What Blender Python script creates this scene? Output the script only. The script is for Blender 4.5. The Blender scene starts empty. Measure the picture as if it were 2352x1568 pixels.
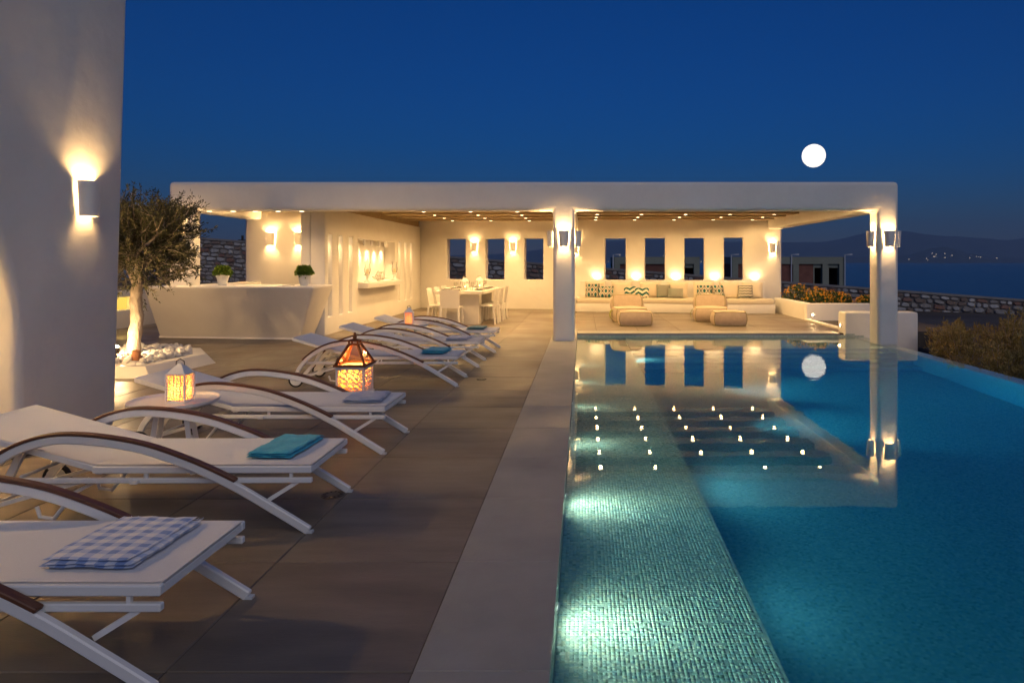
import bpy, bmesh, math, random
import numpy as np
from mathutils import Vector, Matrix
R = math.radians
PI = math.pi
random.seed(7)
rng = np.random.default_rng(7)
SC = bpy.context.scene
COL = SC.collection

# ------------------------------------------------------------------ camera
EYE = 1.55
cam = bpy.data.cameras.new('camera')
cam_ob = bpy.data.objects.new('camera', cam)
COL.objects.link(cam_ob)
cam_ob.location = (0, 0, EYE)
cam_ob.rotation_euler = (PI/2, 0, 0)
cam.sensor_width = 36; cam.sensor_fit = 'HORIZONTAL'
cam.lens = 24
cam.shift_x = -163/2352
cam.shift_y = -184/2352
cam.clip_start = .05
cam.clip_end = 60000
SC.camera = cam_ob

# ------------------------------------------------------------------ sky, dusk glow, exposure
SUN_EL, SUN_ROT = 3.0, 180.0
world = bpy.data.worlds.new('World')
SC.world = world
world.use_nodes = True
wn = world.node_tree
bg = wn.nodes['Background']
sky = wn.nodes.new('ShaderNodeTexSky')
sky.sky_type = 'NISHITA'; sky.sun_disc = False
sky.sun_elevation = R(SUN_EL); sky.sun_rotation = R(SUN_ROT)
sky.ozone_density = 7; sky.dust_density = 0; sky.air_density = 1.0
tint = wn.nodes.new('ShaderNodeMix'); tint.data_type = 'RGBA'; tint.blend_type = 'MULTIPLY'
tint.inputs['Factor'].default_value = 1
tint.inputs[7].default_value = (1.35, .88, 1.03, 1)
wn.links.new(sky.outputs[0], tint.inputs[6])
wn.links.new(tint.outputs[2], bg.inputs[0])
bg.inputs[1].default_value = .112
sl = bpy.data.lights.new('dusk_glow', 'SUN')
sl.energy = .68; sl.angle = R(50); sl.color = (1, .91, .85)
so = bpy.data.objects.new('dusk_glow', sl)
COL.objects.link(so)
so.rotation_euler = (R(90-40), 0, R(28))      # low light from behind the camera
SC.view_settings.view_transform = 'Standard'
SC.view_settings.look = 'None'
SC.view_settings.gamma = 1
SC.view_settings.exposure = 0
SC.render.engine = 'CYCLES'
SC.cycles.use_denoising = True
SC.cycles.use_adaptive_sampling = True
SC.cycles.adaptive_threshold = .02
SC.cycles.max_bounces = 8
SC.cycles.diffuse_bounces = 3
SC.cycles.glossy_bounces = 4
SC.cycles.transmission_bounces = 5
SC.cycles.sample_clamp_indirect = 40
SC.cycles.use_light_tree = True

# ------------------------------------------------------------------ helpers
def tag(o, label=None, cat=None, group=None, kind=None):
    if label: o['label'] = label
    if cat: o['category'] = cat
    if group: o['group'] = group
    if kind: o['kind'] = kind
    return o

def empty(name, loc=(0, 0, 0), rz=0, label=None, cat=None, group=None):
    o = bpy.data.objects.new(name, None)
    o.empty_display_size = .1
    COL.objects.link(o)
    o.location = loc; o.rotation_euler = (0, 0, rz)
    return tag(o, label, cat, group)

def link(name, me, parent=None, loc=None, rot=None, scale=None):
    o = bpy.data.objects.new(name, me)
    COL.objects.link(o)
    if parent: o.parent = parent
    if loc is not None: o.location = loc
    if rot is not None: o.rotation_euler = rot
    if scale is not None: o.scale = scale
    return o

def copy_tree(o, parent=None):
    c = o.copy(); COL.objects.link(c); c.parent = parent
    for ch in list(o.children):
        copy_tree(ch, c)
    return c

class MB:
    """collects shapes; build() turns them into one mesh object"""
    def __init__(self):
        self.v = []; self.f = []
    def add(self, vs, fs):
        n = len(self.v)
        self.v += [tuple(p) for p in vs]
        self.f += [tuple(n+i for i in f) for f in fs]
        return self
    def box(self, x0, x1, y0, y1, z0, z1, M=None):
        vs = [(x0,y0,z0),(x1,y0,z0),(x1,y1,z0),(x0,y1,z0),(x0,y0,z1),(x1,y0,z1),(x1,y1,z1),(x0,y1,z1)]
        if M is not None: vs = [M @ Vector(p) for p in vs]
        return self.add(vs, [(3,2,1,0),(4,5,6,7),(0,1,5,4),(1,2,6,5),(2,3,7,6),(3,0,4,7)])
    def prism(self, poly, z0, z1, top=None):
        n = len(poly); top = top or poly
        vs = [(x,y,z0) for x,y in poly]+[(x,y,z1) for x,y in top]
        fs = [tuple(range(n-1,-1,-1)), tuple(range(n,2*n))]
        fs += [(i,(i+1)%n,n+(i+1)%n,n+i) for i in range(n)]
        return self.add(vs, fs)
    def lathe(self, prof, n=24, c=(0,0,0), M=None):
        vs = []; fs = []
        m = len(prof)
        for i in range(n):
            a = 2*PI*i/n
            for r, z in prof:
                p = Vector((c[0]+r*math.cos(a), c[1]+r*math.sin(a), c[2]+z))
                vs.append(M @ p if M is not None else p)
        for i in range(n):
            j = (i+1) % n
            for k in range(m-1):
                a, b = prof[k][0], prof[k+1][0]
                if a < 1e-6 and b < 1e-6: continue
                if a < 1e-6: fs.append((i*m+k, j*m+k+1, i*m+k+1))
                elif b < 1e-6: fs.append((i*m+k, j*m+k, i*m+k+1))
                else: fs.append((i*m+k, j*m+k, j*m+k+1, i*m+k+1))
        return self.add(vs, fs)
    def tube(self, path, rad, n=8, closed=False, sq=None):
        """round tube, or a box section when sq=(half width along side, half height)"""
        P = [Vector(p) for p in path]; m = len(P)
        rings = []
        up = Vector((0,0,1))
        for i in range(m):
            if closed: t = P[(i+1)%m]-P[i-1]
            else: t = P[min(i+1,m-1)]-P[max(i-1,0)]
            t.normalize()
            ref = up if abs(t.dot(up)) < .95 else Vector((0,1,0))
            if sq: ref = Vector(sq[2]) if len(sq) > 2 else ref
            s = t.cross(ref).normalized(); u = s.cross(t).normalized()
            r = rad[i] if hasattr(rad,'__len__') else rad
            if sq:
                a, b = sq[0], sq[1]
                rings.append([P[i]+s*x*a+u*y*b for x,y in ((-1,-1),(1,-1),(1,1),(-1,1))])
            else:
                rings.append([P[i]+(s*math.cos(2*PI*k/n)+u*math.sin(2*PI*k/n))*r for k in range(n)])
        k = len(rings[0]); vs = [p for r_ in rings for p in r_]; fs = []
        for i in range(m if closed else m-1):
            j = (i+1) % m
            for q in range(k):
                fs.append((i*k+q, i*k+(q+1)%k, j*k+(q+1)%k, j*k+q))
        if not closed:
            fs.append(tuple(range(k-1,-1,-1))); fs.append(tuple((m-1)*k+q for q in range(k)))
        return self.add(vs, fs)
    def sphere(self, c, r, n=12, m=8, s=(1,1,1)):
        prof = [(r*math.sin(PI*k/m), -r*math.cos(PI*k/m)) for k in range(m+1)]
        prof[0] = (0,-r); prof[-1] = (0,r)
        M = Matrix.Translation(c) @ Matrix.Diagonal((s[0],s[1],s[2],1))
        return self.lathe(prof, n, (0,0,0), M)
    def mesh(self, name, mat, bevel=0, seg=2, smooth=False, ang=35):
        me = bpy.data.meshes.new(name)
        me.from_pydata(self.v, [], self.f)
        me.validate()
        if bevel:
            bm = bmesh.new(); bm.from_mesh(me)
            bmesh.ops.remove_doubles(bm, verts=bm.verts, dist=1e-5)
            es = [e for e in bm.edges if len(e.link_faces) == 2 and e.calc_face_angle() > R(ang)]
            bmesh.ops.bevel(bm, geom=es, offset=bevel, segments=seg, profile=.5, affect='EDGES', clamp_overlap=True)
            bm.to_mesh(me); bm.free()
        if mat: me.materials.append(mat)
        if smooth:
            me.polygons.foreach_set('use_smooth', [True]*len(me.polygons))
            if hasattr(me, 'set_sharp_from_angle'): me.set_sharp_from_angle(angle=R(42))
        return me
    def build(self, name, mat, parent=None, bevel=0, seg=2, smooth=False, ang=35, **k):
        return link(name, self.mesh(name, mat, bevel, seg, smooth, ang), parent, **k)

def grid_wall(us, vs, holes, t, fn):
    """wall slab with rectangular openings; fn(u, v, w) maps to space, w from 0 (front) to t (back)"""
    mb = MB(); idx = {}
    nu, nv = len(us)-1, len(vs)-1
    def solid(i, j):
        if i < 0 or j < 0 or i >= nu or j >= nv: return False
        cu, cv = (us[i]+us[i+1])/2, (vs[j]+vs[j+1])/2
        return not any(a < cu < b and c < cv < d for a,b,c,d in holes)
    def vid(i, j, w):
        k = (i,j,w)
        if k not in idx:
            idx[k] = len(mb.v); mb.v.append(tuple(fn(us[i], vs[j], t if w else 0)))
        return idx[k]
    for i in range(nu):
        for j in range(nv):
            if not solid(i,j): continue
            mb.f.append((vid(i,j,0),vid(i+1,j,0),vid(i+1,j+1,0),vid(i,j+1,0)))
            mb.f.append((vid(i,j,1),vid(i,j+1,1),vid(i+1,j+1,1),vid(i+1,j,1)))
            if not solid(i-1,j): mb.f.append((vid(i,j,0),vid(i,j+1,0),vid(i,j+1,1),vid(i,j,1)))
            if not solid(i+1,j): mb.f.append((vid(i+1,j,0),vid(i+1,j,1),vid(i+1,j+1,1),vid(i+1,j+1,0)))
            if not solid(i,j-1): mb.f.append((vid(i,j,0),vid(i,j,1),vid(i+1,j,1),vid(i+1,j,0)))
            if not solid(i,j+1): mb.f.append((vid(i,j+1,0),vid(i+1,j+1,0),vid(i+1,j+1,1),vid(i,j+1,1)))
    return mb

def spline(pts, n):
    """Catmull-Rom through pts"""
    P = [Vector(p) for p in pts]; P = [2*P[0]-P[1]]+P+[2*P[-1]-P[-2]]
    out = []; segs = len(P)-3
    for s in range(segs):
        for k in range(n if s < segs-1 else n+1):
            t = k/n; a,b,c,d = P[s:s+4]
            out.append(.5*((2*b)+(c-a)*t+(2*a-5*b+4*c-d)*t*t+(3*b-a-3*c+d)*t**3))
    return out

# ------------------------------------------------------------------ materials
def mat_base(name):
    m = bpy.data.materials.new(name); m.use_nodes = True
    nt = m.node_tree
    return m, nt, nt.nodes['Principled BSDF'], nt.nodes, nt.links

def mk(name, c1, c2=None, scale=5, rough=.6, bump=0, bscale=40, metal=0, detail=4, coord='pos', spec=.5, stretch=None, rnd=0, coat=0):
    m, nt, b, N, L = mat_base(name)
    b.inputs['Roughness'].default_value = rough
    b.inputs['Metallic'].default_value = metal
    b.inputs['Specular IOR Level'].default_value = spec
    if coat: b.inputs['Coat Weight'].default_value = coat
    if coord == 'pos':
        co = N.new('ShaderNodeNewGeometry').outputs['Position']
    else:
        co = N.new('ShaderNodeTexCoord').outputs['Object']
    if stretch:
        mp = N.new('ShaderNodeMapping'); mp.inputs['Scale'].default_value = stretch
        L.new(co, mp.inputs[0]); co = mp.outputs[0]
    if rnd:
        oi = N.new('ShaderNodeObjectInfo')
        va = N.new('ShaderNodeVectorMath'); va.operation = 'MULTIPLY_ADD'
        L.new(oi.outputs['Random'], va.inputs[0]); va.inputs[1].default_value = (37, 53, 11)
        L.new(co, va.inputs[2]); co = va.outputs[0]
    if c2 is None:
        b.inputs['Base Color'].default_value = (*c1, 1)
    else:
        nz = N.new('ShaderNodeTexNoise'); nz.inputs['Scale'].default_value = scale; nz.inputs['Detail'].default_value = detail
        nz.inputs['Roughness'].default_value = .6
        L.new(co, nz.inputs['Vector'])
        rp = N.new('ShaderNodeValToRGB')
        rp.color_ramp.elements[0].position = .3; rp.color_ramp.elements[1].position = .7
        rp.color_ramp.elements[0].color = (*c1, 1); rp.color_ramp.elements[1].color = (*c2, 1)
        L.new(nz.outputs[0], rp.inputs[0])
        out = rp.outputs[0]
        if rnd:
            hs = N.new('ShaderNodeHueSaturation')
            mr = N.new('ShaderNodeMapRange'); mr.inputs[3].default_value = 1-rnd; mr.inputs[4].default_value = 1+rnd
            L.new(oi.outputs['Random'], mr.inputs[0]); L.new(mr.outputs[0], hs.inputs['Value'])
            L.new(out, hs.inputs['Color']); out = hs.outputs[0]
        L.new(out, b.inputs['Base Color'])
    if bump:
        n2 = N.new('ShaderNodeTexNoise'); n2.inputs['Scale'].default_value = bscale; n2.inputs['Detail'].default_value = 5
        L.new(co, n2.inputs['Vector'])
        bp = N.new('ShaderNodeBump'); bp.inputs['Strength'].default_value = bump; bp.inputs['Distance'].default_value = .02
        L.new(n2.outputs[0], bp.inputs['Height']); L.new(bp.outputs[0], b.inputs['Normal'])
    return m

def vary_rough(m, lo, hi, scale):
    nt = m.node_tree; N = nt.nodes; L = nt.links
    g = N.new('ShaderNodeNewGeometry'); n = N.new('ShaderNodeTexNoise'); n.inputs['Scale'].default_value = scale; n.inputs['Detail'].default_value = 7
    r = N.new('ShaderNodeMapRange'); r.inputs[1].default_value = .3; r.inputs[2].default_value = .7; r.inputs[3].default_value = lo; r.inputs[4].default_value = hi
    L.new(g.outputs['Position'], n.inputs['Vector']); L.new(n.outputs[0], r.inputs[0]); L.new(r.outputs[0], N['Principled BSDF'].inputs['Roughness'])
def emit(name, col, st):
    m, nt, b, N, L = mat_base(name)
    b.inputs['Base Color'].default_value = (0,0,0,1)
    b.inputs['Emission Color'].default_value = (*col, 1)
    b.inputs['Emission Strength'].default_value = st
    return m

WARM = (1.0, .60, .235)
WARM2 = (1.0, .65, .30)
M = {}
M['plaster'] = mk('plaster', (.82,.795,.75), (.74,.715,.67), 1.1, .82, .6, 3.2, detail=7)
M['plaster_smooth'] = mk('plaster_smooth', (.80,.78,.745), (.77,.75,.715), 2, .38, .06, 6)
M['deck'] = mk('deck_tile', (.132,.106,.080), (.222,.182,.140), 1.9, .46, .10, 60, rnd=.035, stretch=(.55,2.6,1), detail=8)
M['grout'] = mk('grout', (.06,.05,.043), (.085,.072,.062), 8, .9)
M['coping'] = mk('coping_stone', (.280,.272,.240), (.355,.345,.308), 2.2, .5, .08, 50, rnd=.04, detail=8)
M['white_metal'] = mk('white_metal', (.80,.79,.78), None, rough=.38)
M['sling'] = mk('sling', (.80,.80,.82), (.74,.74,.76), 300, .75, .3, 420, coord='obj', detail=1)
M['wood'] = mk('arm_wood', (.095,.035,.018), (.17,.065,.03), 6, .45, .05, 60, coord='obj', stretch=(1,14,8))
M['tyre'] = mk('tyre', (.015,.014,.014), None, rough=.7)
M['plank'] = mk('ceiling_wood', (.27,.185,.085), (.38,.27,.125), 3, .55, .08, 30, stretch=(.35,6,6), detail=6)
M['ceiling'] = mk('ceiling_board', (.33,.23,.13), (.42,.30,.17), 3, .6, stretch=(.4,5,5))
M['cushion'] = mk('cushion', (.74,.66,.52), (.68,.60,.47), 160, .9, .15, 220, coord='obj')
M['bean'] = mk('bean_canvas', (.56,.45,.33), (.48,.38,.28), 9, .9, .35, 11, coord='obj')
M['piping'] = mk('piping', (.20,.19,.03), None, rough=.8)
M['lime'] = mk('lime_strap', (.32,.36,.03), None, rough=.7)
M['pot'] = mk('white_pot', (.78,.77,.74), None, rough=.45)
M['chair'] = mk('chair_plastic', (.78,.75,.70), None, rough=.42)
M['table'] = mk('table_top', (.70,.66,.60), (.62,.58,.52), 4, .5)
M['china'] = mk('china', (.80,.78,.74), None, rough=.2)
M['china_rim'] = mk('china_dark', (.16,.12,.08), None, rough=.25)
M['coral'] = mk('coral', (.82,.80,.74), None, rough=.7, bump=.6, bscale=90)
M['candle'] = mk('candle_wax', (.82,.74,.55), None, rough=.5)
M['copper'] = mk('copper', (.22,.085,.035), (.34,.13,.05), 12, .42, metal=.75, coord='obj')
M['dark_metal'] = mk('dark_metal', (.06,.05,.045), None, rough=.5, metal=.6)
M['terracotta'] = mk('terracotta', (.52,.24,.12), (.44,.19,.10), 20, .8, .2, 60, coord='obj')
M['pebble'] = mk('pebble', (.78,.76,.73), (.70,.68,.65), 9, .55, .06, 50, rnd=.1, coord='obj')
M['bark'] = mk('bark', (.30,.245,.19), (.47,.41,.34), 9, .9, .9, 26, coord='obj', stretch=(1,1,.45), detail=7)
M['olive'] = mk('olive_leaf', (.040,.045,.016), (.14,.135,.055), 9, .55)
M['pot_plant'] = mk('pot_plant_leaf', (.11,.19,.012), (.24,.33,.03), 30, .6)
M['shrub'] = mk('shrub_leaf', (.24,.18,.05), (.44,.33,.11), 3.5, .7)
M['lantana'] = mk('lantana_leaf', (.035,.07,.012), (.08,.13,.02), 9, .6)
M['flower'] = mk('flower', (.80,.32,.012), (.88,.48,.025), 11, .6)
M['soil'] = mk('soil', (.055,.045,.038), (.105,.09,.075), .5, .95, .6, 7, detail=9)
M['mortar'] = mk('mortar', (.17,.145,.125), (.25,.22,.195), 3, .95, .5, 18)
M['cap'] = mk('wall_cap', (.24,.22,.205), (.32,.30,.28), 2, .9, .3, 20)
M['concrete'] = mk('concrete', (.24,.255,.20), (.30,.315,.25), .7, .9, .2, 9)
M['brick'] = mk('brick', (.16,.065,.045), (.24,.10,.07), 2, .9, rnd=.15)
M['dark'] = mk('dark_inside', (.02,.018,.016), None, rough=.9)
M['pvc'] = mk('white_pipe', (.6,.62,.64), None, rough=.5)
M['utility'] = mk('pole_wood', (.05,.04,.035), None, rough=.9)
M['hill'] = mk('hill', (.045,.05,.045), (.075,.075,.06), .002, .95)
M['lamp_face'] = emit('lamp_face', (1,.78,.45), 14)
M['bulb'] = emit('bulb', (1,.78,.48), 30)
M['flame'] = emit('flame', (1,.62,.22), 40)
M['pool_lamp'] = emit('pool_lamp_face', (.9,1,.8), 1.5)
M['yellow_glow'] = emit('niche_glass', (1,.62,.10), 1.1)
M['town_light'] = emit('town_light', (1,.80,.55), 5)
M['moon'] = emit('moon', (1,.95,.86), 2.0)
vary_rough(M['deck'], .30, .62, .9); vary_rough(M['coping'], .34, .62, 1.3)

def glassy(name, col=(1,1,1), rough=0, ior=1.3, mixt=.85):
    m, nt, b, N, L = mat_base(name)
    N.remove(b)
    g = N.new('ShaderNodeBsdfGlossy'); g.inputs['Roughness'].default_value = .03
    t = N.new('ShaderNodeBsdfTransparent'); t.inputs[0].default_value = (*col, 1)
    f = N.new('ShaderNodeFresnel'); f.inputs[0].default_value = ior
    x = N.new('ShaderNodeMixShader')
    L.new(f.outputs[0], x.inputs[0]); L.new(t.outputs[0], x.inputs[1]); L.new(g.outputs[0], x.inputs[2])
    L.new(x.outputs[0], N['Material Output'].inputs[0])
    return m
M['glass'] = glassy('clear_glass', (.97,.97,.96), ior=1.22)
M['amber_glass'] = glassy('amber_glass', (1,.80,.62), ior=1.45)

def translucent(name, col):
    m, nt, b, N, L = mat_base(name)
    b.inputs['Base Color'].default_value = (*col, 1); b.inputs['Roughness'].default_value = .6
    t = N.new('ShaderNodeBsdfTranslucent'); t.inputs[0].default_value = (*col, 1)
    x = N.new('ShaderNodeMixShader'); x.inputs[0].default_value = .7
    L.new(b.outputs[0], x.inputs[1]); L.new(t.outputs[0], x.inputs[2]); L.new(x.outputs[0], N['Material Output'].inputs[0])
    return m
M['amber_paper'] = translucent('amber_paper', (.92,.48,.13))

# pool mosaic: colour per tile comes from a colour attribute on built tiles, from a brick pattern elsewhere
def mosaic_far(name, t=.0215):
    m, nt, b, N, L = mat_base(name)
    geo = N.new('ShaderNodeNewGeometry')
    mp = N.new('ShaderNodeVectorMath'); mp.operation = 'SCALE'; mp.inputs['Scale'].default_value = 1/t
    L.new(geo.outputs['Position'], mp.inputs[0])
    fl = N.new('ShaderNodeVectorMath'); fl.operation = 'FLOOR'; L.new(mp.outputs[0], fl.inputs[0])
    wnz = N.new('ShaderNodeTexWhiteNoise'); wnz.noise_dimensions = '3D'; L.new(fl.outputs[0], wnz.inputs['Vector'])
    rp = N.new('ShaderNodeValToRGB')
    cols = [(0,(.34,.44,.40)),(.3,(.52,.58,.50)),(.55,(.42,.52,.50)),(.8,(.62,.64,.55)),(1,(.36,.50,.52))]
    el = rp.color_ramp.elements
    el[0].color = (*cols[0][1],1); el[1].color = (*cols[-1][1],1)
    for p, c in cols[1:-1]:
        e = el.new(p); e.color = (*c,1)
    L.new(wnz.outputs['Value'], rp.inputs[0])
    L.new(rp.outputs[0], b.inputs['Base Color'])
    b.inputs['Roughness'].default_value = .25
    return m
M['mosaic'] = mosaic_far('pool_mosaic')
def mosaic_tile(name, use_obj):
    m, nt, b, N, L = mat_base(name)
    rp = N.new('ShaderNodeValToRGB')
    cols = [(0,(.22,.34,.28)),(.10,(.50,.58,.48)),(.3,(.36,.50,.48)),(.5,(.66,.69,.56)),(.68,(.34,.48,.50)),(.82,(.74,.72,.58)),(.93,(.46,.50,.38)),(1,(.20,.30,.24))]
    el = rp.color_ramp.elements
    el[0].color = (*cols[0][1],1); el[1].color = (*cols[-1][1],1)
    for p, c in cols[1:-1]:
        e = el.new(p); e.color = (*c,1)
    if use_obj: src = N.new('ShaderNodeObjectInfo').outputs['Random']
    else:
        a = N.new('ShaderNodeAttribute'); a.attribute_name = 'rnd'; src = a.outputs['Fac']
    L.new(src, rp.inputs[0]); L.new(rp.outputs[0], b.inputs['Base Color'])
    b.inputs['Roughness'].default_value = .3
    return m
M['mosaic_tile'] = mosaic_tile('mosaic_tile', True)
M['mosaic_tiles'] = mosaic_tile('mosaic_tiles', False)

def stone_mat(name, use_obj):
    m, nt, b, N, L = mat_base(name)
    if use_obj: src = N.new('ShaderNodeObjectInfo').outputs['Random']
    else:
        a = N.new('ShaderNodeAttribute'); a.attribute_name = 'rnd'; src = a.outputs['Fac']
    rp = N.new('ShaderNodeValToRGB'); rp.color_ramp.interpolation = 'CONSTANT'
    cols = [(0,(.34,.25,.20)),(.2,(.46,.42,.38)),(.38,(.38,.22,.17)),(.5,(.62,.59,.56)),(.72,(.50,.46,.42)),(.86,(.74,.72,.69))]
    el = rp.color_ramp.elements
    el[0].color = (*cols[0][1],1); el[1].position = cols[-1][0]; el[1].color = (*cols[-1][1],1)
    for p, c in cols[1:-1]:
        e = el.new(p); e.color = (*c,1)
    L.new(src, rp.inputs[0])
    geo = N.new('ShaderNodeNewGeometry')
    nz = N.new('ShaderNodeTexNoise'); nz.inputs['Scale'].default_value = 9; nz.inputs['Detail'].default_value = 6
    L.new(geo.outputs['Position'], nz.inputs['Vector'])
    mx = N.new('ShaderNodeMix'); mx.data_type = 'RGBA'; mx.blend_type = 'MULTIPLY'; mx.inputs['Factor'].default_value = .55
    L.new(rp.outputs[0], mx.inputs[6]); L.new(nz.outputs['Fac'], mx.inputs[7])
    L.new(mx.outputs[2], b.inputs['Base Color'])
    bp = N.new('ShaderNodeBump'); bp.inputs['Strength'].default_value = .6; bp.inputs['Distance'].default_value = .03
    L.new(nz.outputs[0], bp.inputs['Height']); L.new(bp.outputs[0], b.inputs['Normal'])
    b.inputs['Roughness'].default_value = .9
    return m
M['stone'] = stone_mat('wall_stone', True)
M['stones'] = stone_mat('wall_stones', False)

def water_mat():
    m, nt, b, N, L = mat_base('pool_water')
    N.remove(b)
    geo = N.new('ShaderNodeNewGeometry')
    mp = N.new('ShaderNodeMapping'); mp.inputs['Scale'].default_value = (1.0, 1.0, 1)
    L.new(geo.outputs['Position'], mp.inputs[0])
    nz = N.new('ShaderNodeTexNoise'); nz.inputs['Scale'].default_value = 5.5; nz.inputs['Detail'].default_value = 3
    nz.inputs['Roughness'].default_value = .45
    L.new(mp.outputs[0], nz.inputs['Vector'])
    bp = N.new('ShaderNodeBump'); bp.inputs['Strength'].default_value = .02; bp.inputs['Distance'].default_value = .02
    L.new(nz.outputs[0], bp.inputs['Height'])
    g = N.new('ShaderNodeBsdfGlass'); g.inputs['IOR'].default_value = 1.333; g.inputs['Roughness'].default_value = 0.0
    L.new(bp.outputs[0], g.inputs['Normal'])
    L.new(g.outputs[0], N['Material Output'].inputs['Surface'])
    va = N.new('ShaderNodeVolumeAbsorption'); va.inputs['Color'].default_value = (.16,.82,.95,1); va.inputs['Density'].default_value = .85
    L.new(va.outputs[0], N['Material Output'].inputs['Volume'])
    return m
M['water'] = water_mat()

def sea_mat():
    m, nt, b, N, L = mat_base('sea_water')
    b.inputs['Base Color'].default_value = (.004,.014,.035,1)
    b.inputs['Roughness'].default_value = .22
    geo = N.new('ShaderNodeNewGeometry')
    mp = N.new('ShaderNodeMapping'); mp.inputs['Scale'].default_value = (.25,.6,1)
    L.new(geo.outputs['Position'], mp.inputs[0])
    nz = N.new('ShaderNodeTexNoise'); nz.inputs['Scale'].default_value = .35; nz.inputs['Detail'].default_value = 6
    L.new(mp.outputs[0], nz.inputs['Vector'])
    bp = N.new('ShaderNodeBump'); bp.inputs['Strength'].default_value = .7; bp.inputs['Distance'].default_value = 1
    L.new(nz.outputs[0], bp.inputs['Height']); L.new(bp.outputs[0], b.inputs['Normal'])
    return m
M['sea'] = sea_mat()

def lamp(kind, name, loc, power, col, parent=None, radius=.02, aim=None, size=100, blend=1.0):
    d = bpy.data.lights.new(name, kind)
    d.energy = power; d.color = col; d.shadow_soft_size = radius
    if kind == 'SPOT': d.spot_size = R(size); d.spot_blend = blend
    o = bpy.data.objects.new(name, d); COL.objects.link(o)
    if parent: o.parent = parent
    o.location = loc
    if aim is not None:
        o.rotation_euler = Vector(aim).to_track_quat('-Z', 'Y').to_euler()
    return o

# ================================================================== SETTING
def pix(X, Y, Z):
    return 1339+1568*X/Y, 600-1568*(Z-EYE)/Y

def ground_z(X, Y):
    z = -.55-.03*np.clip(X, -40, 60)+.02*np.clip(Y-8, -20, 26)
    z = z+np.where(Y > 34, -.09*(Y-34), 0)
    z = z+.05*np.sin(X*.9+1.3*np.sin(Y*.6))*np.cos(Y*.7)
    z = np.where((X > -13.2) & (X < 6.2) & (Y > -5) & (Y < 23.2), -2.6, z)
    return np.maximum(z, -26)

def sheet(name, xs, ys, fn, mat, smooth=True):
    Xg, Yg = np.meshgrid(xs, ys)
    Zg = fn(Xg, Yg)
    vs = np.stack([Xg, Yg, Zg], -1).reshape(-1, 3)
    nx, ny = len(xs), len(ys)
    i = np.arange(nx-1)[None, :]+np.arange(ny-1)[:, None]*nx
    fs = np.stack([i, i+1, i+1+nx, i+nx], -1).reshape(-1, 4)
    me = bpy.data.meshes.new(name)
    me.from_pydata(vs.tolist(), [], fs.tolist())
    me.materials.append(mat)
    if smooth: me.polygons.foreach_set('use_smooth', [True]*len(me.polygons))
    return link(name, me)

xs = np.concatenate([[-4000,-900,-300,-120,-60,-40], np.arange(-30, 40.1, .5), [45,60,90,140,300,900,4000]])
ys = np.concatenate([[-900,-300,-100,-40,-20,-10], np.arange(-6, 40.1, .5), [42,46,50,60,80,120,180,260,340,420]])
tag(sheet('ground', xs, ys, ground_z, M['soil']), kind='structure')
tag(sheet('sea', np.array([-20000., 20000.]), np.array([150., 30000.]), lambda X, Y: X*0-20, M['sea'], False), kind='structure')

def ridge(name, x0, x1, yc, depth, hfun, seed, n=140):
    r = np.random.default_rng(seed)
    ph = r.uniform(0, 6.28, 14)
    def fn(X, Y):
        h = hfun(X)
        s = sum(np.sin(X/(2600/(k+1.6))+ph[k])/(k+1.6) for k in range(13))
        t = 1-((Y-yc)/depth)**2
        rough = sum(np.sin(X/(700/(k+1))+Y/(500/(k+1))+ph[k+1])/(k+1.5) for k in range(8))
        return -25+np.clip(t, 0, 1)**.8*(h*(1+.16*s)+25)+rough*h*.035*np.clip(t, 0, 1)
    return tag(sheet(name, np.linspace(x0, x1, n), np.linspace(yc-depth, yc+depth, 15), fn, M['hill']), kind='structure')
ridge('mountain_range', -9000, 13000, 14200, 2000,
      lambda X: np.interp(X, [-9000,-4000,-1500,500,3000,5200,6500,8600,13000], [60,90,170,400,400,470,600,520,380]), 3)
ridge('headland', 3000, 9500, 10600, 700, lambda X: np.interp(X, [3000,4200,5200,7000,9500], [10,60,95,45,20]), 5)
ridge('town_hill', 4250, 6100, 9700, 480,
      lambda X: np.interp(X, [4250,4600,4950,5120,5400,6100], [4,70,170,185,110,8]), 9, 60)

# moon: far beyond the hills
mb = MB(); mb.sphere((0,0,0), 1, 32, 16)
mo = mb.build('moon', M['moon'], None, smooth=True, loc=((1869-1339)/1568*45000, 45000, EYE+(600-358)/1568*45000), scale=(760,)*3)
tag(mo, 'bright full moon in the blue sky above the pavilion roof', 'moon')

# lights and houses of the town across the bay
mb = MB(); mbl = MB()
for k in range(420):
    x = 5000+rng.normal(0, 210)+60; 
    y = 9290+rng.uniform(0, 200); z = max(-17, -10+rng.gamma(2, 16))
    s = rng.uniform(4, 8)
    mb.box(x-s, x+s, y-s, y+s, z-s, z+s)
    if rng.random() < .5:
        mbl.box(x-2.2, x+2.2, y-s-6, y-s-3, z-1.5, z+2.5)
for k in range(90):
    x = rng.uniform(5700, 7600); y = 9850+rng.uniform(-60, 60); s = 4+rng.random()*3
    mb.box(x-s, x+s, y-s, y+s, -18, -10+s)
    if rng.random() < .3: mbl.box(x-4, x+4, y-s-6, y-s-3, -14, -8)
for k in range(60):
    x = rng.uniform(200, 3000); y = 12250; z = -12+rng.gamma(1.6, 26)
    mbl.box(x-4, x+4, y-100, y-95, z, z+7)
dt = empty('town', (0,0,0), 0, 'far town of pale houses and small lights across the bay', 'town')
tag(mb.build('house_cluster', mk('town_wall', (.5,.47,.43), None), dt), kind='stuff')
tag(mbl.build('window_lights', M['town_light'], dt), kind='stuff')

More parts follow.
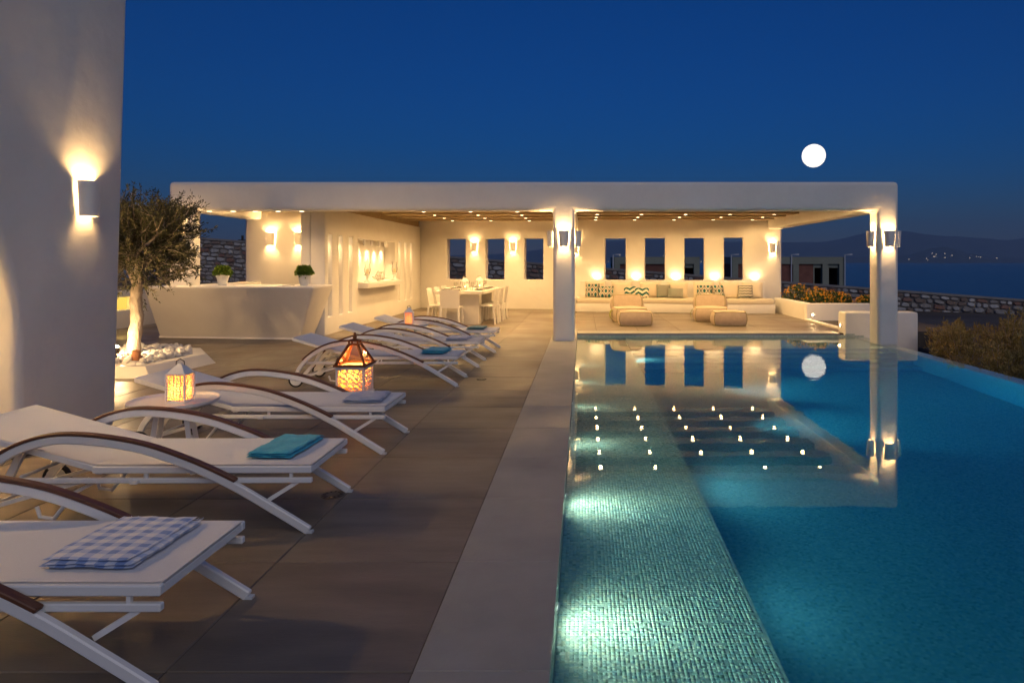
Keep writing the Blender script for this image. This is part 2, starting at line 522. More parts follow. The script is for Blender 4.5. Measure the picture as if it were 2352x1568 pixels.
# ------------------------------------------------------------------ deck
deck = MB()
deck.box(-13, -.2, -4, 23, -.35, -.006)
deck.box(-.2, 5.9, 14.8, 22.6, -.35, -.006)
deck.box(5.9, 8.6, 15.12, 17.9, -.35, -.006)
deck.box(-.2, 6.04, -4, 1.15, -.35, -.006)
deck_ob = tag(deck.build('pool_deck', M['grout']), kind='structure')
T = .94
def slab_mesh(name, w, d, t, mat, bev=.004):
    m = MB(); m.box(-w/2, w/2, -d/2, d/2, -t, 0)
    return m.mesh(name, mat, bev, 1)
tile_me = slab_mesh('floor_tile', T-.005, T-.005, .018, M['deck'])
cands = []
for k in range(14):
    for j in range(-5, 22):
        cands.append((-.64-T*(k+.5), 2.58+T*(j+.5), 1, 1))
for k in range(8):
    for j in range(8):
        w = 1.0
        x = -.64+T*(k+.5)
        if k == 7: continue
        y = 15.15+T*(j+.5)
        if y > 22.6: continue
        cands.append((x, y, w, 1))
def tile_score(c):
    X, Y = c[0], c[1]
    if Y < 2.2: return -1
    x, y = pix(X, Y, 0)
    if x < -160 or x > 2400 or y > 1900: return -1
    if X < -4.2 and Y < 6.4: return 1/Y**2*.01
    return 1/Y**2
cands.sort(key=tile_score, reverse=True)
for c in cands[:300]:
    o = link('floor_tile', tile_me, deck_ob, (c[0], c[1], rng.uniform(-.0008, .0004)))
    o.rotation_euler = (0, 0, PI*rng.integers(0, 2))
mb = MB()
for c in cands[300:]:
    h = (T-.005)/2
    mb.box(c[0]-h, c[0]+h, c[1]-h, c[1]+h, -.018, 0)
tag(mb.build('further_floor_tiles', M['deck'], deck_ob), kind='stuff')
# coping along the pool
cop_me = slab_mesh('coping_slab', .515, T-.0015, .045, M['coping'], .0025)
for j in range(-2, 14):
    y = 2.58+T*(j+.5)
    if y < 1.2: continue
    link('coping_slab', cop_me, deck_ob, (-.3825, y, .004))
cop2 = slab_mesh('coping_slab', T-.0015, .5, .045, M['coping'], .0025)
for k in range(6):
    link('coping_slab', cop2, deck_ob, (-.125+.005+T*(k+.5), 14.93, .004))
near = slab_mesh('coping_slab', T-.004, .5, .045, M['coping'], .008)
for k in range(6):
    link('coping_slab', near, deck_ob, (-.12+T*(k+.5), .97, .004))
# round drain covers set in the floor
def drain(x, y, label, r=.075):
    e = empty('floor_drain', (x, y, .001), 0, label, 'drain')
    m = MB(); m.lathe([(0,.0),(r,.0),(r,.004),(0,.004)], 24); m.build('drain_cover', mk('drain_metal', (.10,.09,.08), None, rough=.5, metal=.5), e)
    for k in range(12):
        a = 2*PI*k/12
        m = MB(); m.box(.045,.066,-.006,.006,.004,.0052, Matrix.Rotation(a, 4, 'Z')); m.build('drain_slot', M['dark'], e)
drain(-1.66, 4.53, 'round metal drain cover in the floor by the turquoise towel lounger foot')
drain(-1.33, 8.95, 'small round drain cover in the floor beside the far loungers', .06)

# ------------------------------------------------------------------ pool
WL = -.07
PN, PF = 1.2, 14.68
LED = -.50; LX = .90; DEEP = -1.60; WX0, WX1 = 5.78, 6.04
basin = MB()
basin.box(-.45, -.13, PN-.3, PF+.3, -2.2, -.042)                 # left wall
basin.box(-.128, LX, PN, PF, -2.2, LED)                          # bench ledge
basin.box(LX+.001, WX0-.001, PN, PF, -2.2, DEEP)                 # deep floor
basin.box(-.13, WX1, PF, PF+.3, -2.2, -.042)                     # far wall
basin.box(-.13, WX1, PN-.3, PN, -2.2, -.042)                     # near wall
basin.box(WX0, WX1, PN, PF, -2.2, WL-.016)                       # overflow wall
for d, y in ((.20,12.9),(.45,12.58),(.70,12.26),(.95,11.94),(1.2,11.62)):
    basin.box(LX+.002, WX0-.002, y, PF-.001, DEEP-.2, WL-d)      # steps at the far end
basin_ob = tag(basin.build('pool_basin', M['mosaic']), kind='structure')
wat = MB()
wat.box(-.15, WX1-.006, PN-.02, PF+.02, DEEP-.25, WL)
wat_ob = tag(wat.build('pool_water', M['water']), kind='structure')

# mosaic on the ledge, tile by tile
TP = .0215
nx = int((LX+.128)/TP)
tx = -.127+TP*(np.arange(nx)+.5)
ty = np.arange(2.72, 8.6, TP)
m = MB(); g = .01035
m.v = [(-g-.0006,-g-.0006,-.004),(g+.0004,-g-.0004,-.004),(g+.0004,g+.0004,-.004),(-g-.0004,g+.0004,-.004),(-g,-g,0),(g,-g,0),(g,g,0),(-g,g,0)]
m.f = [(4,5,6,7),(0,1,5,4),(1,2,6,5),(2,3,7,6),(3,0,4,7)]
tme = m.mesh('mosaic_tile', M['mosaic_tile'])
rows_obj = 300//nx
for j in range(rows_obj):
    for i in range(nx):
        link('mosaic_tile', tme, basin_ob, (tx[i]+rng.normal(0,.0003), ty[j]+rng.normal(0,.0003), LED+.0003+rng.uniform(-.0006,.0006)), (rng.normal(0,.018), rng.normal(0,.018), 0))
Xg, Yg = np.meshgrid(tx, ty[rows_obj:])
n = Xg.size
base = np.array(m.v)
V = np.repeat(base[None], n, 0)
tilt = rng.normal(0, .018, (n, 2))
V[:, :, 2] += V[:, :, 0]*tilt[:, :1]+V[:, :, 1]*tilt[:, 1:]+rng.uniform(-.0006, .0006, (n, 1))
V[:, :, 0] += Xg.reshape(-1, 1)+rng.normal(0,.0003,(n,1)); V[:, :, 1] += Yg.reshape(-1, 1)+rng.normal(0,.0003,(n,1)); V[:, :, 2] += LED+.0003
F = (np.array(m.f)[None]+8*np.arange(n)[:, None, None]).reshape(-1, 4)
me = bpy.data.meshes.new('ledge_mosaic')
me.vertices.add(n*8); me.vertices.foreach_set('co', V.reshape(-1))
me.loops.add(F.size); me.loops.foreach_set('vertex_index', F.reshape(-1).astype(np.int32))
me.polygons.add(len(F)); me.polygons.foreach_set('loop_start', np.arange(0, F.size, 4, dtype=np.int32))
me.update(calc_edges=True)
at = me.attributes.new('rnd', 'FLOAT', 'POINT'); at.data.foreach_set('value', np.repeat(rng.random(n), 8).astype(np.float32))
me.materials.append(M['mosaic_tiles'])
tag(link('ledge_mosaic', me, basin_ob), kind='stuff')

# underwater lamps
def pool_light(x, y, z, aim, label, group, power, size, col, narrow=0):
    e = empty('pool_light', (x, y, z), 0, label, 'pool light', group)
    q = Vector(aim).to_track_quat('Z', 'Y').to_matrix().to_4x4()
    m = MB(); m.lathe([(.03,0),(.042,0),(.042,.008),(.03,.010)], 20, M=q); m.build('trim_ring', M['white_metal'], e)
    m = MB(); m.lathe([(0,.004),(.03,.004)], 20, M=q); m.build('lens', M['pool_lamp'], e)
    lamp('SPOT', 'pool_beam', Vector(aim)*.02, power, col, e, .02, aim, size, .8)
    if narrow: lamp('SPOT', 'pool_beam', Vector(aim)*.022, narrow, col, e, .02, (1,0,-.30), 74, 1)
for k in range(7):
    pool_light(-.13, 1.85+1.55*k, LED+.20, (1,0,-.22), 'small round underwater lamp in the pool side wall above the mosaic ledge', 'lamps lighting the mosaic ledge', (17,17,15,6,3,2,2)[k], 174, (1,.93,.66), (22,22,20,9,5,3,2)[k])
for k in range(6):
    pool_light(LX, 2.6+1.9*k, -1.0, (1,0,-.06), 'round underwater lamp in the ledge riser facing the deep water', 'lamps lighting the deep water', (9,11,20,240,260,12)[k], (160,160,160,52,52,160)[k], (.72,1,1))

# ------------------------------------------------------------------ pavilion
pav = empty('pool_pavilion', (0,13.28,0), 0, 'long white plastered pool pavilion with flat roof, columns and window slots', 'pavilion')
def P_(mb, name, mat=None, bevel=.05, seg=3, parent=None, smooth=True):
    p = parent or pav
    mb.v = [(x-pav.location.x, y-pav.location.y, z) for x,y,z in mb.v]
    return mb.build(name, mat or M['plaster'], p, bevel, seg, smooth)
FX = [-8.07,-7.66,-.585,-.16,5.74,6.15]
gw = grid_wall(FX, [-.12,1.02,2.54,3.10], [(-8.2,-7.66,-1,1.02),(-7.66,-.585,-1,2.54),(-.16,5.74,-1,2.54)], .44, lambda u,v,w: (u, 13.28+w, v))
P_(gw, 'portal_frame', bevel=.08, seg=4)
def bw_y(X): return 22.75-.137*(X+5.5)
BA = math.atan(-.137)
def px_on_wall(x):
    k = (x-1339)/1568          # X = k*Y on the back wall line
    Y = (22.75-.137*5.5)/(1+.137*k)
    return k*Y
wins = []
for a, b in ((1026,1069),(1115,1158),(1204,1247.5),(1389,1437),(1481,1527),(1572,1617),(1663,1707)):
    wins.append((px_on_wall(a), px_on_wall(b)))
us = sorted([-5.9, 6.15]+[w for ab in wins for w in ab])
back = grid_wall(us, [-.1,.95,2.29,2.995], [(a,b,.95,2.29) for a,b in wins], .36, lambda u,v,w: (u+w*.137, bw_y(u)+w, v))
P_(back, 'back_wall', bevel=.035, seg=3)
m = MB(); m.box(-5.91,-5.405,14.28,14.283,0,.01)
# side wall with niche and light slots
slots = [(14.47,14.70),(15.11,15.35),(15.75,16.0),(20.0,20.24),(20.67,20.92),(21.32,21.58)]
NI = (16.40,19.62)
su = sorted([14.28,22.72]+[y for s in slots for y in s]+list(NI))
holes = [(a,b,.37,2.13) for a,b in slots]+[(NI[0],NI[1],1.03,2.10)]
sw = grid_wall(su, [-.1,.37,1.03,2.10,2.13,2.68], holes, .30, lambda u,v,w: (-5.40-w, u, v))
P_(sw, 'side_wall', bevel=.018, seg=2)
m = MB(); m.box(-5.91,-5.70,14.28,22.8,-.1,2.68); P_(m, 'side_wall_backing', bevel=.03)
m = MB(); m.box(-5.88,-5.43,14.3,22.6,2.682,2.999); P_(m, 'wall_plate', M['plank'], .01, 1)
# beams running back from the columns
m = MB(); m.box(-.58,-.165,13.722,bw_y(-.4)-.03,2.545,2.999); P_(m, 'cross_beam')
m = MB(); m.box(5.735,6.145,13.722,bw_y(6)-.02,2.545,3.09); P_(m, 'cross_beam')
m = MB(); m.box(-8.065,-7.665,13.722,16.298,2.545,3.09); P_(m, 'cross_beam')
# bar bay
m = MB(); m.box(-8.07,-5.912,16.30,16.65,-.1,2.999); P_(m, 'bar_back_wall')
m = MB(); m.box(-8.065,-7.665,14.30,16.298,-.1,1.07); P_(m, 'parapet', bevel=.04)
# roof
m = MB(); m.prism([(-8.0,13.60),(6.08,13.60),(6.08,bw_y(6.08)+.25),(-5.6,bw_y(-5.6)+.25),(-5.6,16.6),(-8.0,16.6)], 3.0, 3.085)
P_(m, 'roof', M['ceiling'], 0)
def plank(x0, x1, y, w=.56):
    m = MB(); m.box(x0, x1, y-w/2, y+w/2, 2.81, 2.997); P_(m, 'ceiling_plank', M['plank'], .008, 1, smooth=False)
LROW = [14.8+1.28*k for k in range(6)]
RROW = [14.8+1.18*k for k in range(6)]
for y in LROW: plank(-5.40, -.582, y)
for y in RROW: plank(-.163, 5.733, y, .5)
for y in (14.6, 15.7): plank(-7.66, -5.92, y, .5)

# recessed ceiling lamps
ring = MB(); ring.lathe([(.048,.004),(.05,-.004),(.066,-.004),(.069,.002)], 20)
ring_me = ring.mesh('trim_ring', M['white_metal'], smooth=True)
disc = MB(); disc.lathe([(0,-.007),(.025,-.006),(.042,-.003),(.046,.003)], 20); disc.f = [tuple(reversed(f)) for f in disc.f]
disc_me = disc.mesh('lamp_disc', M['lamp_face'])
def downlight(x, y, z, label, group, power=60, size=165, col=WARM):
    e = empty('ceiling_downlight', (x, y, z-.004), 0, label, 'downlight', group)
    link('trim_ring', ring_me, e); link('lamp_disc', disc_me, e)
    lamp('SPOT', 'light_cone', (0,0,-.045), power, col, e, .03, (0,0,-1), size, 1.0)
ORD = ('plank nearest the front beam','second plank from the front beam','third plank from the front beam','third plank from the back wall','second plank from the back wall','plank nearest the back wall')
for r, y in enumerate(LROW):
    for x in (-4.05,-2.86,-1.67):
        downlight(x, y, 2.81, 'recessed downlight over the dining area in the '+ORD[r], 'downlights over the dining area', 100)
for r, y in enumerate(RROW):
    for k in range(5):
        if r == 0 and k == 2: continue
        lb = 'recessed downlight over the lounge in the '+ORD[r]
        if r == 5: downlight(.38+1.19*k, y, 2.81, 'round recessed downlight in the last plank washing the lounge back wall', 'downlights washing the lounge wall', 46)
        else: downlight(.38+1.19*k, y, 2.81, lb, 'downlights over the lounge')
for x in (-7.39,-6.92,-6.48,-6.03,-5.56):
    downlight(x, 13.5, 2.54, 'small recessed downlight in the front beam above the bar counter', 'downlights above the bar', 22, 140)
for y in (14.6, 15.7):
    for x in (-7.3,-6.3):
        downlight(x, y, 2.81, 'round recessed downlight in the ceiling planks behind the bar beam', 'downlights behind the bar', 34)

# ------------------------------------------------------------------ wall sconces
def sconce_parts():
    H, w1, w0, d = .31, .105, .082, .115
    m = MB(); n = 14; t = .012
    def ring(z):
        f = (z/H); w = w0+(w1-w0)*f; dd = d*(.86+.14*f)
        o = []; i = []
        for k in range(n+1):
            a = -PI/2+PI*k/n
            cx = math.copysign(abs(math.sin(a))**.75, math.sin(a)); cy = abs(math.cos(a))**.75
            o.append((w*cx, -.012-dd*cy, z-H/2)); i.append(((w-t)*cx, -.012-(dd-t)*cy, z-H/2))
        return o+i
    N_ = 2*(n+1)
    zs = [0,.1,.2,H]
    for z in zs: m.v += ring(z)
    for s in range(len(zs)-1):
        for k in range(n):
            a = s*N_+k; b = a+N_
            m.f.append((a,a+1,b+1,b))
            a2 = a+n+1; b2 = a2+N_
            m.f.append((a2+1,a2,b2,b2+1))
        for k in (0, n):
            a = s*N_+k; a2 = a+n+1
            m.f.append((a,a+N_,a2+N_,a2) if k == 0 else (a,a2,a2+N_,a+N_))
    for k in range(n):
        m.f.append((k, n+1+k, n+2+k, k+1))
        a = (len(zs)-1)*N_+k
        m.f.append((a, a+1, a+n+2, a+n+1))
    shade = m.mesh('shade', M['plaster_smooth'], smooth=True)
    m = MB(); m.box(-.03,.03,-.012,0,-.05,.05); plate = m.mesh('back_plate', M['white_metal'])
    m = MB(); m.box(-.012,.012,-.11,-.012,-.008,.008); arm = m.mesh('bracket', M['white_metal'])
    m = MB(); m.sphere((0,-.058,.0), .021, 10, 8); bulb = m.mesh('bulb', M['bulb'], smooth=True)
    return shade, plate, arm, bulb
SCP = sconce_parts()
def sconce(x, y, z, rz, label, group=None, power=36, down=1.0):
    e = empty('wall_sconce', (x, y, z), rz, label, 'wall lamp', group)
    link('shade', SCP[0], e); link('back_plate', SCP[1], e); link('bulb', SCP[3], e); link('bracket', SCP[2], e)
    lamp('POINT', 'sconce_light', (0,-.058,.075), power, WARM, e, .03)
    lamp('POINT', 'sconce_light', (0,-.058,-.06), power*.7*down, WARM, e, .03)
    return e
SZ = 1.99
sconce(-.372, 13.278, SZ, 0, 'white plaster sconce on the front face of the middle pavilion column')
sconce(-.587, 13.5, SZ, -PI/2, 'white plaster sconce on the dining side of the middle pavilion column')
sconce(-.158, 13.5, SZ, PI/2, 'white plaster sconce on the lounge side of the middle pavilion column')
sconce(5.945, 13.278, SZ, 0, 'white plaster sconce on the front face of the column standing in the pool')
sconce(5.738, 13.5, SZ, -PI/2, 'white plaster sconce on the lounge side of the column standing in the pool')
sconce(6.152, 13.5, SZ, PI/2, 'white plaster sconce on the outer side of the column standing in the pool')
sconce(-7.87, 13.278, SZ, 0, 'white plaster sconce on the pavilion column behind the olive tree')
sconce(-7.45, 16.298, 2.08, 0, 'white plaster sconce on the wall behind the bar, fully in view', power=40)
sconce(-6.77, 16.298, 2.08, 0, 'white plaster sconce behind the bar half hidden by the wall end', power=40)
for px, lb in ((1090,'white plaster sconce between the first two window slots by the dining table'),(1178.5,'white plaster sconce between the second and third window slots by the dining table')):
    X = px_on_wall(px); sconce(X, bw_y(X)-.003, 2.02, BA, lb, power=30)
X = px_on_wall(1774); sconce(X, bw_y(X)-.003, 1.96, BA, 'white plaster sconce at the outer end of the lounge back wall', power=30)
X = px_on_wall(1322); sconce(X, bw_y(X)-.003, 1.96, BA, 'white plaster sconce on the lounge back wall half hidden by the middle column', power=26)

# LED uplights on the sofa back
for k, px in enumerate((1369.5,1459.5,1550.5,1640,1731)):
    X = px_on_wall(px)
    e = empty('uplight', (X+.03*.137, bw_y(X)-.16, .934), BA, 'small round uplight on top of the sofa back against the wall', 'uplight', 'uplights along the sofa back')
    m = MB(); m.lathe([(0,0),(.04,0),(.04,.012),(.034,.016),(.03,.010)], 18); m.build('lamp_body', M['white_metal'], e, smooth=True)
    m = MB(); m.lathe([(.03,.011),(0,.011)], 18); m.f=[tuple(f) for f in m.f]; m.build('lamp_disc', M['lamp_face'], e)
    lamp('SPOT', 'light_cone', (0,.05,.03), 22, WARM2, e, .025, (0,.45,1), 150, 1.0)

# lamps in the wall slots and the display niche
for k, (a, b) in enumerate(slots):
    lb = 'slim lamp at the top of a light slot in the wall near the bar' if k < 3 else 'slim lamp at the top of a light slot in the wall near the corner'
    e = empty('slot_lamp', (-5.55, (a+b)/2, 2.127), 0, lb, 'slot lamp', 'slot lamps near the bar' if k < 3 else 'slot lamps near the corner')
    m = MB(); m.box(-.05,.05,-.05,.05,-.012,0); m.build('housing', M['white_metal'], e)
    m = MB(); m.box(-.04,.04,-.04,.04,-.0135,-.0122); m.build('lamp_disc', M['lamp_face'], e)
    lamp('SPOT', 'light_cone', (0,0,-.02), 34, WARM2, e, .02, (0,0,-1), 90, 1.0)
for k in range(5):
    y = 16.75+.62*k
    e = empty('niche_spotlight', (-5.56, y, 2.097), 0, 'white cylinder spotlight hanging in the lit display niche', 'spotlight', 'cylinder spotlights in the niche')
    m = MB(); m.lathe([(0,0),(.042,0),(.042,-.15),(.036,-.15),(.034,-.14)], 18); m.build('cylinder_body', M['white_metal'], e, smooth=True)
    m = MB(); m.lathe([(.034,-.141),(0,-.141)], 18); m.build('lamp_disc', M['lamp_face'], e)
    lamp('SPOT', 'light_cone', (0,0,-.16), 40, WARM2, e, .02, (-.16,0,-1), 95, .9)

# ------------------------------------------------------------------ shelf and what stands on it
e = empty('niche_shelf', (-5.4, 18.0, .90), 0, 'thick white plaster shelf under the lit display niche', 'shelf')
m = MB(); m.box(.001,.26,-1.62,1.66,0,.125); m.box(-.295,.0,-1.59,1.59,.128,.134); m.build('shelf_board', M['plaster_smooth'], e, .012, 2, True)
m = MB(); m.box(.001,.10,-.9,.9,-.03,-.001); m.build('shelf_support', M['plaster_smooth'], e)
def hurricane(y, label):
    e = empty('candle_holder', (-5.30, y, 1.036), 0, label, 'candle holder')
    m = MB(); m.lathe([(0,0),(.085,0),(.085,.02),(.06,.04),(.03,.07),(.028,.10),(.045,.12),(.03,.14),(.06,.165),(.075,.18),(.075,.2),(0,.2)], 20); m.build('pedestal', M['pot'], e, smooth=True)
    m = MB(); m.lathe([(0,.2),(.04,.2),(.04,.31),(.03,.312),(0,.308)], 18); m.build('candle', M['candle'], e, smooth=True)
    m = MB(); m.lathe([(.052,.2),(.072,.26),(.075,.32),(.055,.40),(.062,.46),(.078,.50)], 24); m.build('glass_chimney', M['glass'], e, smooth=True)
hurricane(16.78, 'glass hurricane candle holder at the bar end of the display shelf')
hurricane(19.2, 'glass hurricane candle holder at the corner end of the display shelf')
e = empty('coral', (-5.30, 17.75, 1.036), 0, 'branching white coral on the display shelf between the candle holders', 'coral')
m = MB()
for k in range(46):
    a = rng.uniform(0, 2*PI); el = rng.uniform(.15, 1.45); L_ = rng.uniform(.10,.2)
    d_ = Vector((math.cos(a)*math.cos(el)*.55, math.sin(a)*math.cos(el)*1.35, math.sin(el)))
    p1 = Vector((0,0,.04))+d_*L_*.5
    p2 = p1+d_*L_*.5+Vector(rng.normal(0,.02,3))
    m.tube([(0,0,.03), p1, p2], [.022,.018,.024], 6); m.sphere(p2, .028, 7, 5)
m.sphere((0,0,.05), .07, 10, 6, (1,1.5,.7))
m.build('coral_head', M['coral'], e, smooth=True)
m = MB(); m.lathe([(0,0),(.06,0),(.05,.015),(0,.015)], 14); m.build('coral_base', M['coral'], e)

# ------------------------------------------------------------------ bar
e = empty('bar_counter', (0,0,0), 0, 'long white plastered bar counter leaning outward under the pavilion beam', 'bar')
m = MB(); m.prism([(-8.62,13.88),(-5.60,13.50),(-5.60,14.26),(-8.62,14.26)], 0, 1.07, [(-8.42,13.03),(-5.13,13.0),(-5.20,14.26),(-8.42,14.26)])
m.build('counter_body', M['plaster'], e, .06, 4, True)
m = MB(); m.prism([(-8.34,13.10),(-5.22,13.07),(-5.29,14.2),(-8.34,14.2)], 1.0705, 1.0735); m.build('counter_top', M['plaster_smooth'], e)
m = MB(); m.prism([(-8.61,13.86),(-5.61,13.48),(-5.60,13.499),(-8.61,13.879)], .002, .035); m.build('plinth', M['plaster_smooth'], e)
def leaves(points, normals, length, width, spread=1.0):
    """many small folded leaves"""
    n = len(points)
    d = normals+rng.normal(0, .55*spread, (n,3)); d /= np.linalg.norm(d, axis=1, keepdims=True)
    a = rng.normal(0, 1, (n,3)); s = np.cross(d, a); s /= np.linalg.norm(s, axis=1, keepdims=True)
    u = np.cross(s, d)
    L_ = (length*rng.uniform(.6, 1.25, n))[:, None]; W = (width*rng.uniform(.7, 1.2, n))[:, None]
    v = np.stack([points, points+d*L_*.5+s*W*.5+u*L_*.06, points+d*L_, points+d*L_*.5-s*W*.5+u*L_*.06], 1).reshape(-1,3)
    f = np.arange(4*n).reshape(-1,4)
    return v, f
def np_mesh(name, v, f, mat, parent=None, kind=None):
    me = bpy.data.meshes.new(name); me.from_pydata(v.tolist(), [], f.tolist()); me.materials.append(mat)
    o = link(name, me, parent)
    if kind: o['kind'] = kind
    return o
def potted(x, y, z, label, s=1.0):
    e = empty('potted_plant', (x,y,z), rng.uniform(0,3), label, 'potted plant')
    m = MB(); m.lathe([(0,0),(.075,0),(.108,.16),(.118,.16),(.122,.205),(.112,.205),(.108,.18),(0,.175)], 24); m.build('pot', M['pot'], e, smooth=True)
    n = 1500
    dr = rng.normal(0,1,(n,3)); dr[:,2] = np.abs(dr[:,2])*.9-.12; dr /= np.linalg.norm(dr,axis=1,keepdims=True)
    r_ = .80+.2*rng.random(n)
    lump = 1+.08*np.sin(dr[:,0]*9+1)*np.sin(dr[:,1]*8)+.06*np.sin(dr[:,2]*11)
    pts = dr*np.array([.145,.145,.145])*(r_*lump)[:,None]+np.array([0,0,.235])
    v, f = leaves(pts, dr, .045, .042, .9)
    o = np_mesh('foliage', v, f, M['pot_plant'], e)
    m = MB(); m.tube([(0,0,.17),(.01,0,.24)], .012, 6); m.build('stem', M['bark'], e)
potted(-7.10, 13.45, 1.0735, 'round yellow-green plant in a white pot on the bar before the open view')
potted(-5.48, 13.42, 1.0735, 'round dark green plant in a white pot near the end of the bar')
e = empty('serving_tongs', (-5.72, 13.28, 1.0745), .3, 'small metal tongs lying on the bar beside a white pot', 'tongs')
for s in (-1,1):
    m = MB(); m.tube([(-.12,0,.006),(0,.012*s,.009),(.10,.022*s,.006)], .005, 6); m.build('arm', M['dark_metal'], e)

# ------------------------------------------------------------------ dining set
TR = R(-3)
tb = empty('dining_table', (-2.95, 17.72, 0), TR, 'white dining table with thick top and slab legs, set for a meal', 'table')
m = MB(); m.box(-.62,.62,-1.25,1.25,.755,.83); m.build('table_top', M['table'], tb, .006, 1)
for y in (-.85,.85):
    m = MB(); m.box(-.46,.46,y-.16,y+.16,.0,.754); m.build('slab_leg', M['table'], tb, .006, 1)
def chair_proto():
    e = empty('dining_chair', (0,0,0), 0, '', 'chair', 'chairs round the dining table')
    m = MB()
    # back to -Y, seat reaching +Y
    vs = []; n = 10; t = .018
    for side in (0,1):
        for k in range(n+1):
            u = -1+2*k/n
            for z, off in ((.44,0),(.87,-.07)):
                yy = -.20+off-.025*(1-u*u)+(t if side else 0)
                vs.append((u*.235*(1.0 if z > .5 else .97), yy, z+(.012*(1-u*u) if z > .5 else 0)))
    w = 2; o2 = (n+1)*2; fs = []
    for k in range(n):
        a = k*2; fs.append((a,a+2,a+3,a+1)); b = o2+k*2; fs.append((b+2,b,b+1,b+3))
        fs.append((a+1,a+3,b+3,b+1)); fs.append((a+2,a,b,b+2))
    fs.append((0,1,o2+1,o2)); fs.append((n*2+1,n*2,o2+n*2,o2+n*2+1))
    m.add(vs, fs); m.build('backrest', M['chair'], e, smooth=True)
    m = MB(); m.box(-.225,.225,-.215,.22,.435,.465); m.build('seat', M['chair'], e, .01, 2, True)
    for sx in (-1,1):
        m = MB(); m.tube([(sx*.20,.19,.436),(sx*.215,.215,0)], 1, sq=(.017,.015)); m.build('leg', M['chair'], e)
        m = MB(); m.tube([(sx*.212,-.205,.46),(sx*.225,-.245,0)], 1, sq=(.02,.018)); m.build('leg', M['chair'], e)
    return e
cp = chair_proto()
def rot2(x, y): return (math.cos(TR)*x-math.sin(TR)*y, math.sin(TR)*x+math.cos(TR)*y)
seats = [(-.13,-1.33,0,'white dining chair at the pool-side end of the table with its back to the terrace'),
         (.0,1.36,PI,'white dining chair at the far end of the table under the window slots')]
for k, y in enumerate((-.72,.0,.72)):
    seats.append((-.60,y,-PI/2,('white dining chair on the bar side of the table, next to the end chair','white dining chair in the middle of the bar side of the table','white dining chair on the bar side of the table, next to the window wall')[k]))
    seats.append((.60,y,PI/2,('white dining chair on the lounge side of the table, next to the end chair','white dining chair in the middle of the lounge side of the table','white dining chair on the lounge side of the table, next to the window wall')[k]))
for i, (x, y, a, lb) in enumerate(seats):
    o = cp if i == 0 else copy_tree(cp)
    X, Y = rot2(x, y); o.location = (-2.95+X, 17.72+Y, 0); o.rotation_euler = (0,0,TR+a); o['label'] = lb
WHERE = ['at the pool end','at the window end','on the bar side, nearest the pool','on the lounge side, nearest the pool','in the middle of the bar side','in the middle of the lounge side','on the bar side, nearest the windows','on the lounge side, nearest the windows']
pl1 = MB(); pl1.lathe([(0,.004),(.08,.004),(.14,.016),(.142,.020),(.08,.009),(0,.009)], 28); pl1m = pl1.mesh('charger_plate', M['china_rim'], smooth=True)
pl2 = MB(); pl2.lathe([(0,.018),(.07,.018),(.125,.034),(.127,.038),(.07,.025),(0,.024)], 28); pl2m = pl2.mesh('plate', M['china'], smooth=True)
pl3 = MB(); pl3.lathe([(0,.034),(.055,.034),(.10,.05),(.102,.054),(.055,.041),(0,.040)], 28); pl3m = pl3.mesh('bowl_plate', M['china'], smooth=True)
gl = MB(); gl.lathe([(0,.0),(.032,0),(.036,.10),(.034,.10),(.030,.008),(0,.008)], 18); glm = gl.mesh('tumbler_wall', M['glass'], smooth=True)
gl2 = MB(); gl2.lathe([(0,0),(.036,0),(.034,.004),(.006,.008),(.005,.08),(.03,.105),(.042,.15),(.036,.20),(.034,.20),(.040,.15),(.028,.108),(0,.092)], 18); gl2m = gl2.mesh('bowl', M['glass'], smooth=True)
for i, (x, y, a, lb) in enumerate(seats):
    sx = -.08 if i == 0 else (x*.68 if abs(x) > .3 else 0); sy = y if abs(x) > .3 else y*.76
    X, Y = rot2(sx, sy)
    e = empty('place_setting', (-2.95+X, 17.72+Y, .8305), TR, 'stacked white and dark plates '+WHERE[i]+' of the dining table', 'plates', 'plates on the dining table')
    link('charger_plate', pl1m, e); link('plate', pl2m, e); link('bowl_plate', pl3m, e)
    for q, (gx, gy) in enumerate(((.19,.06),(.17,-.07))):
        dx, dy = (-gx*(1 if x > 0 else -1), gy*2) if abs(x) > .3 else (gx, -gy*2*(1 if y > 0 else -1)*-1)
        X2, Y2 = rot2(sx+dx, sy+dy)
        o = link('drinking_glass', glm if q else gl2m, None, (-2.95+X2, 17.72+Y2, .8305))
        tag(o, ('clear stemmed wine glass ' if not q else 'short clear tumbler ')+WHERE[i]+' of the dining table', 'glass', 'wine glasses on the dining table' if not q else 'tumblers on the dining table')
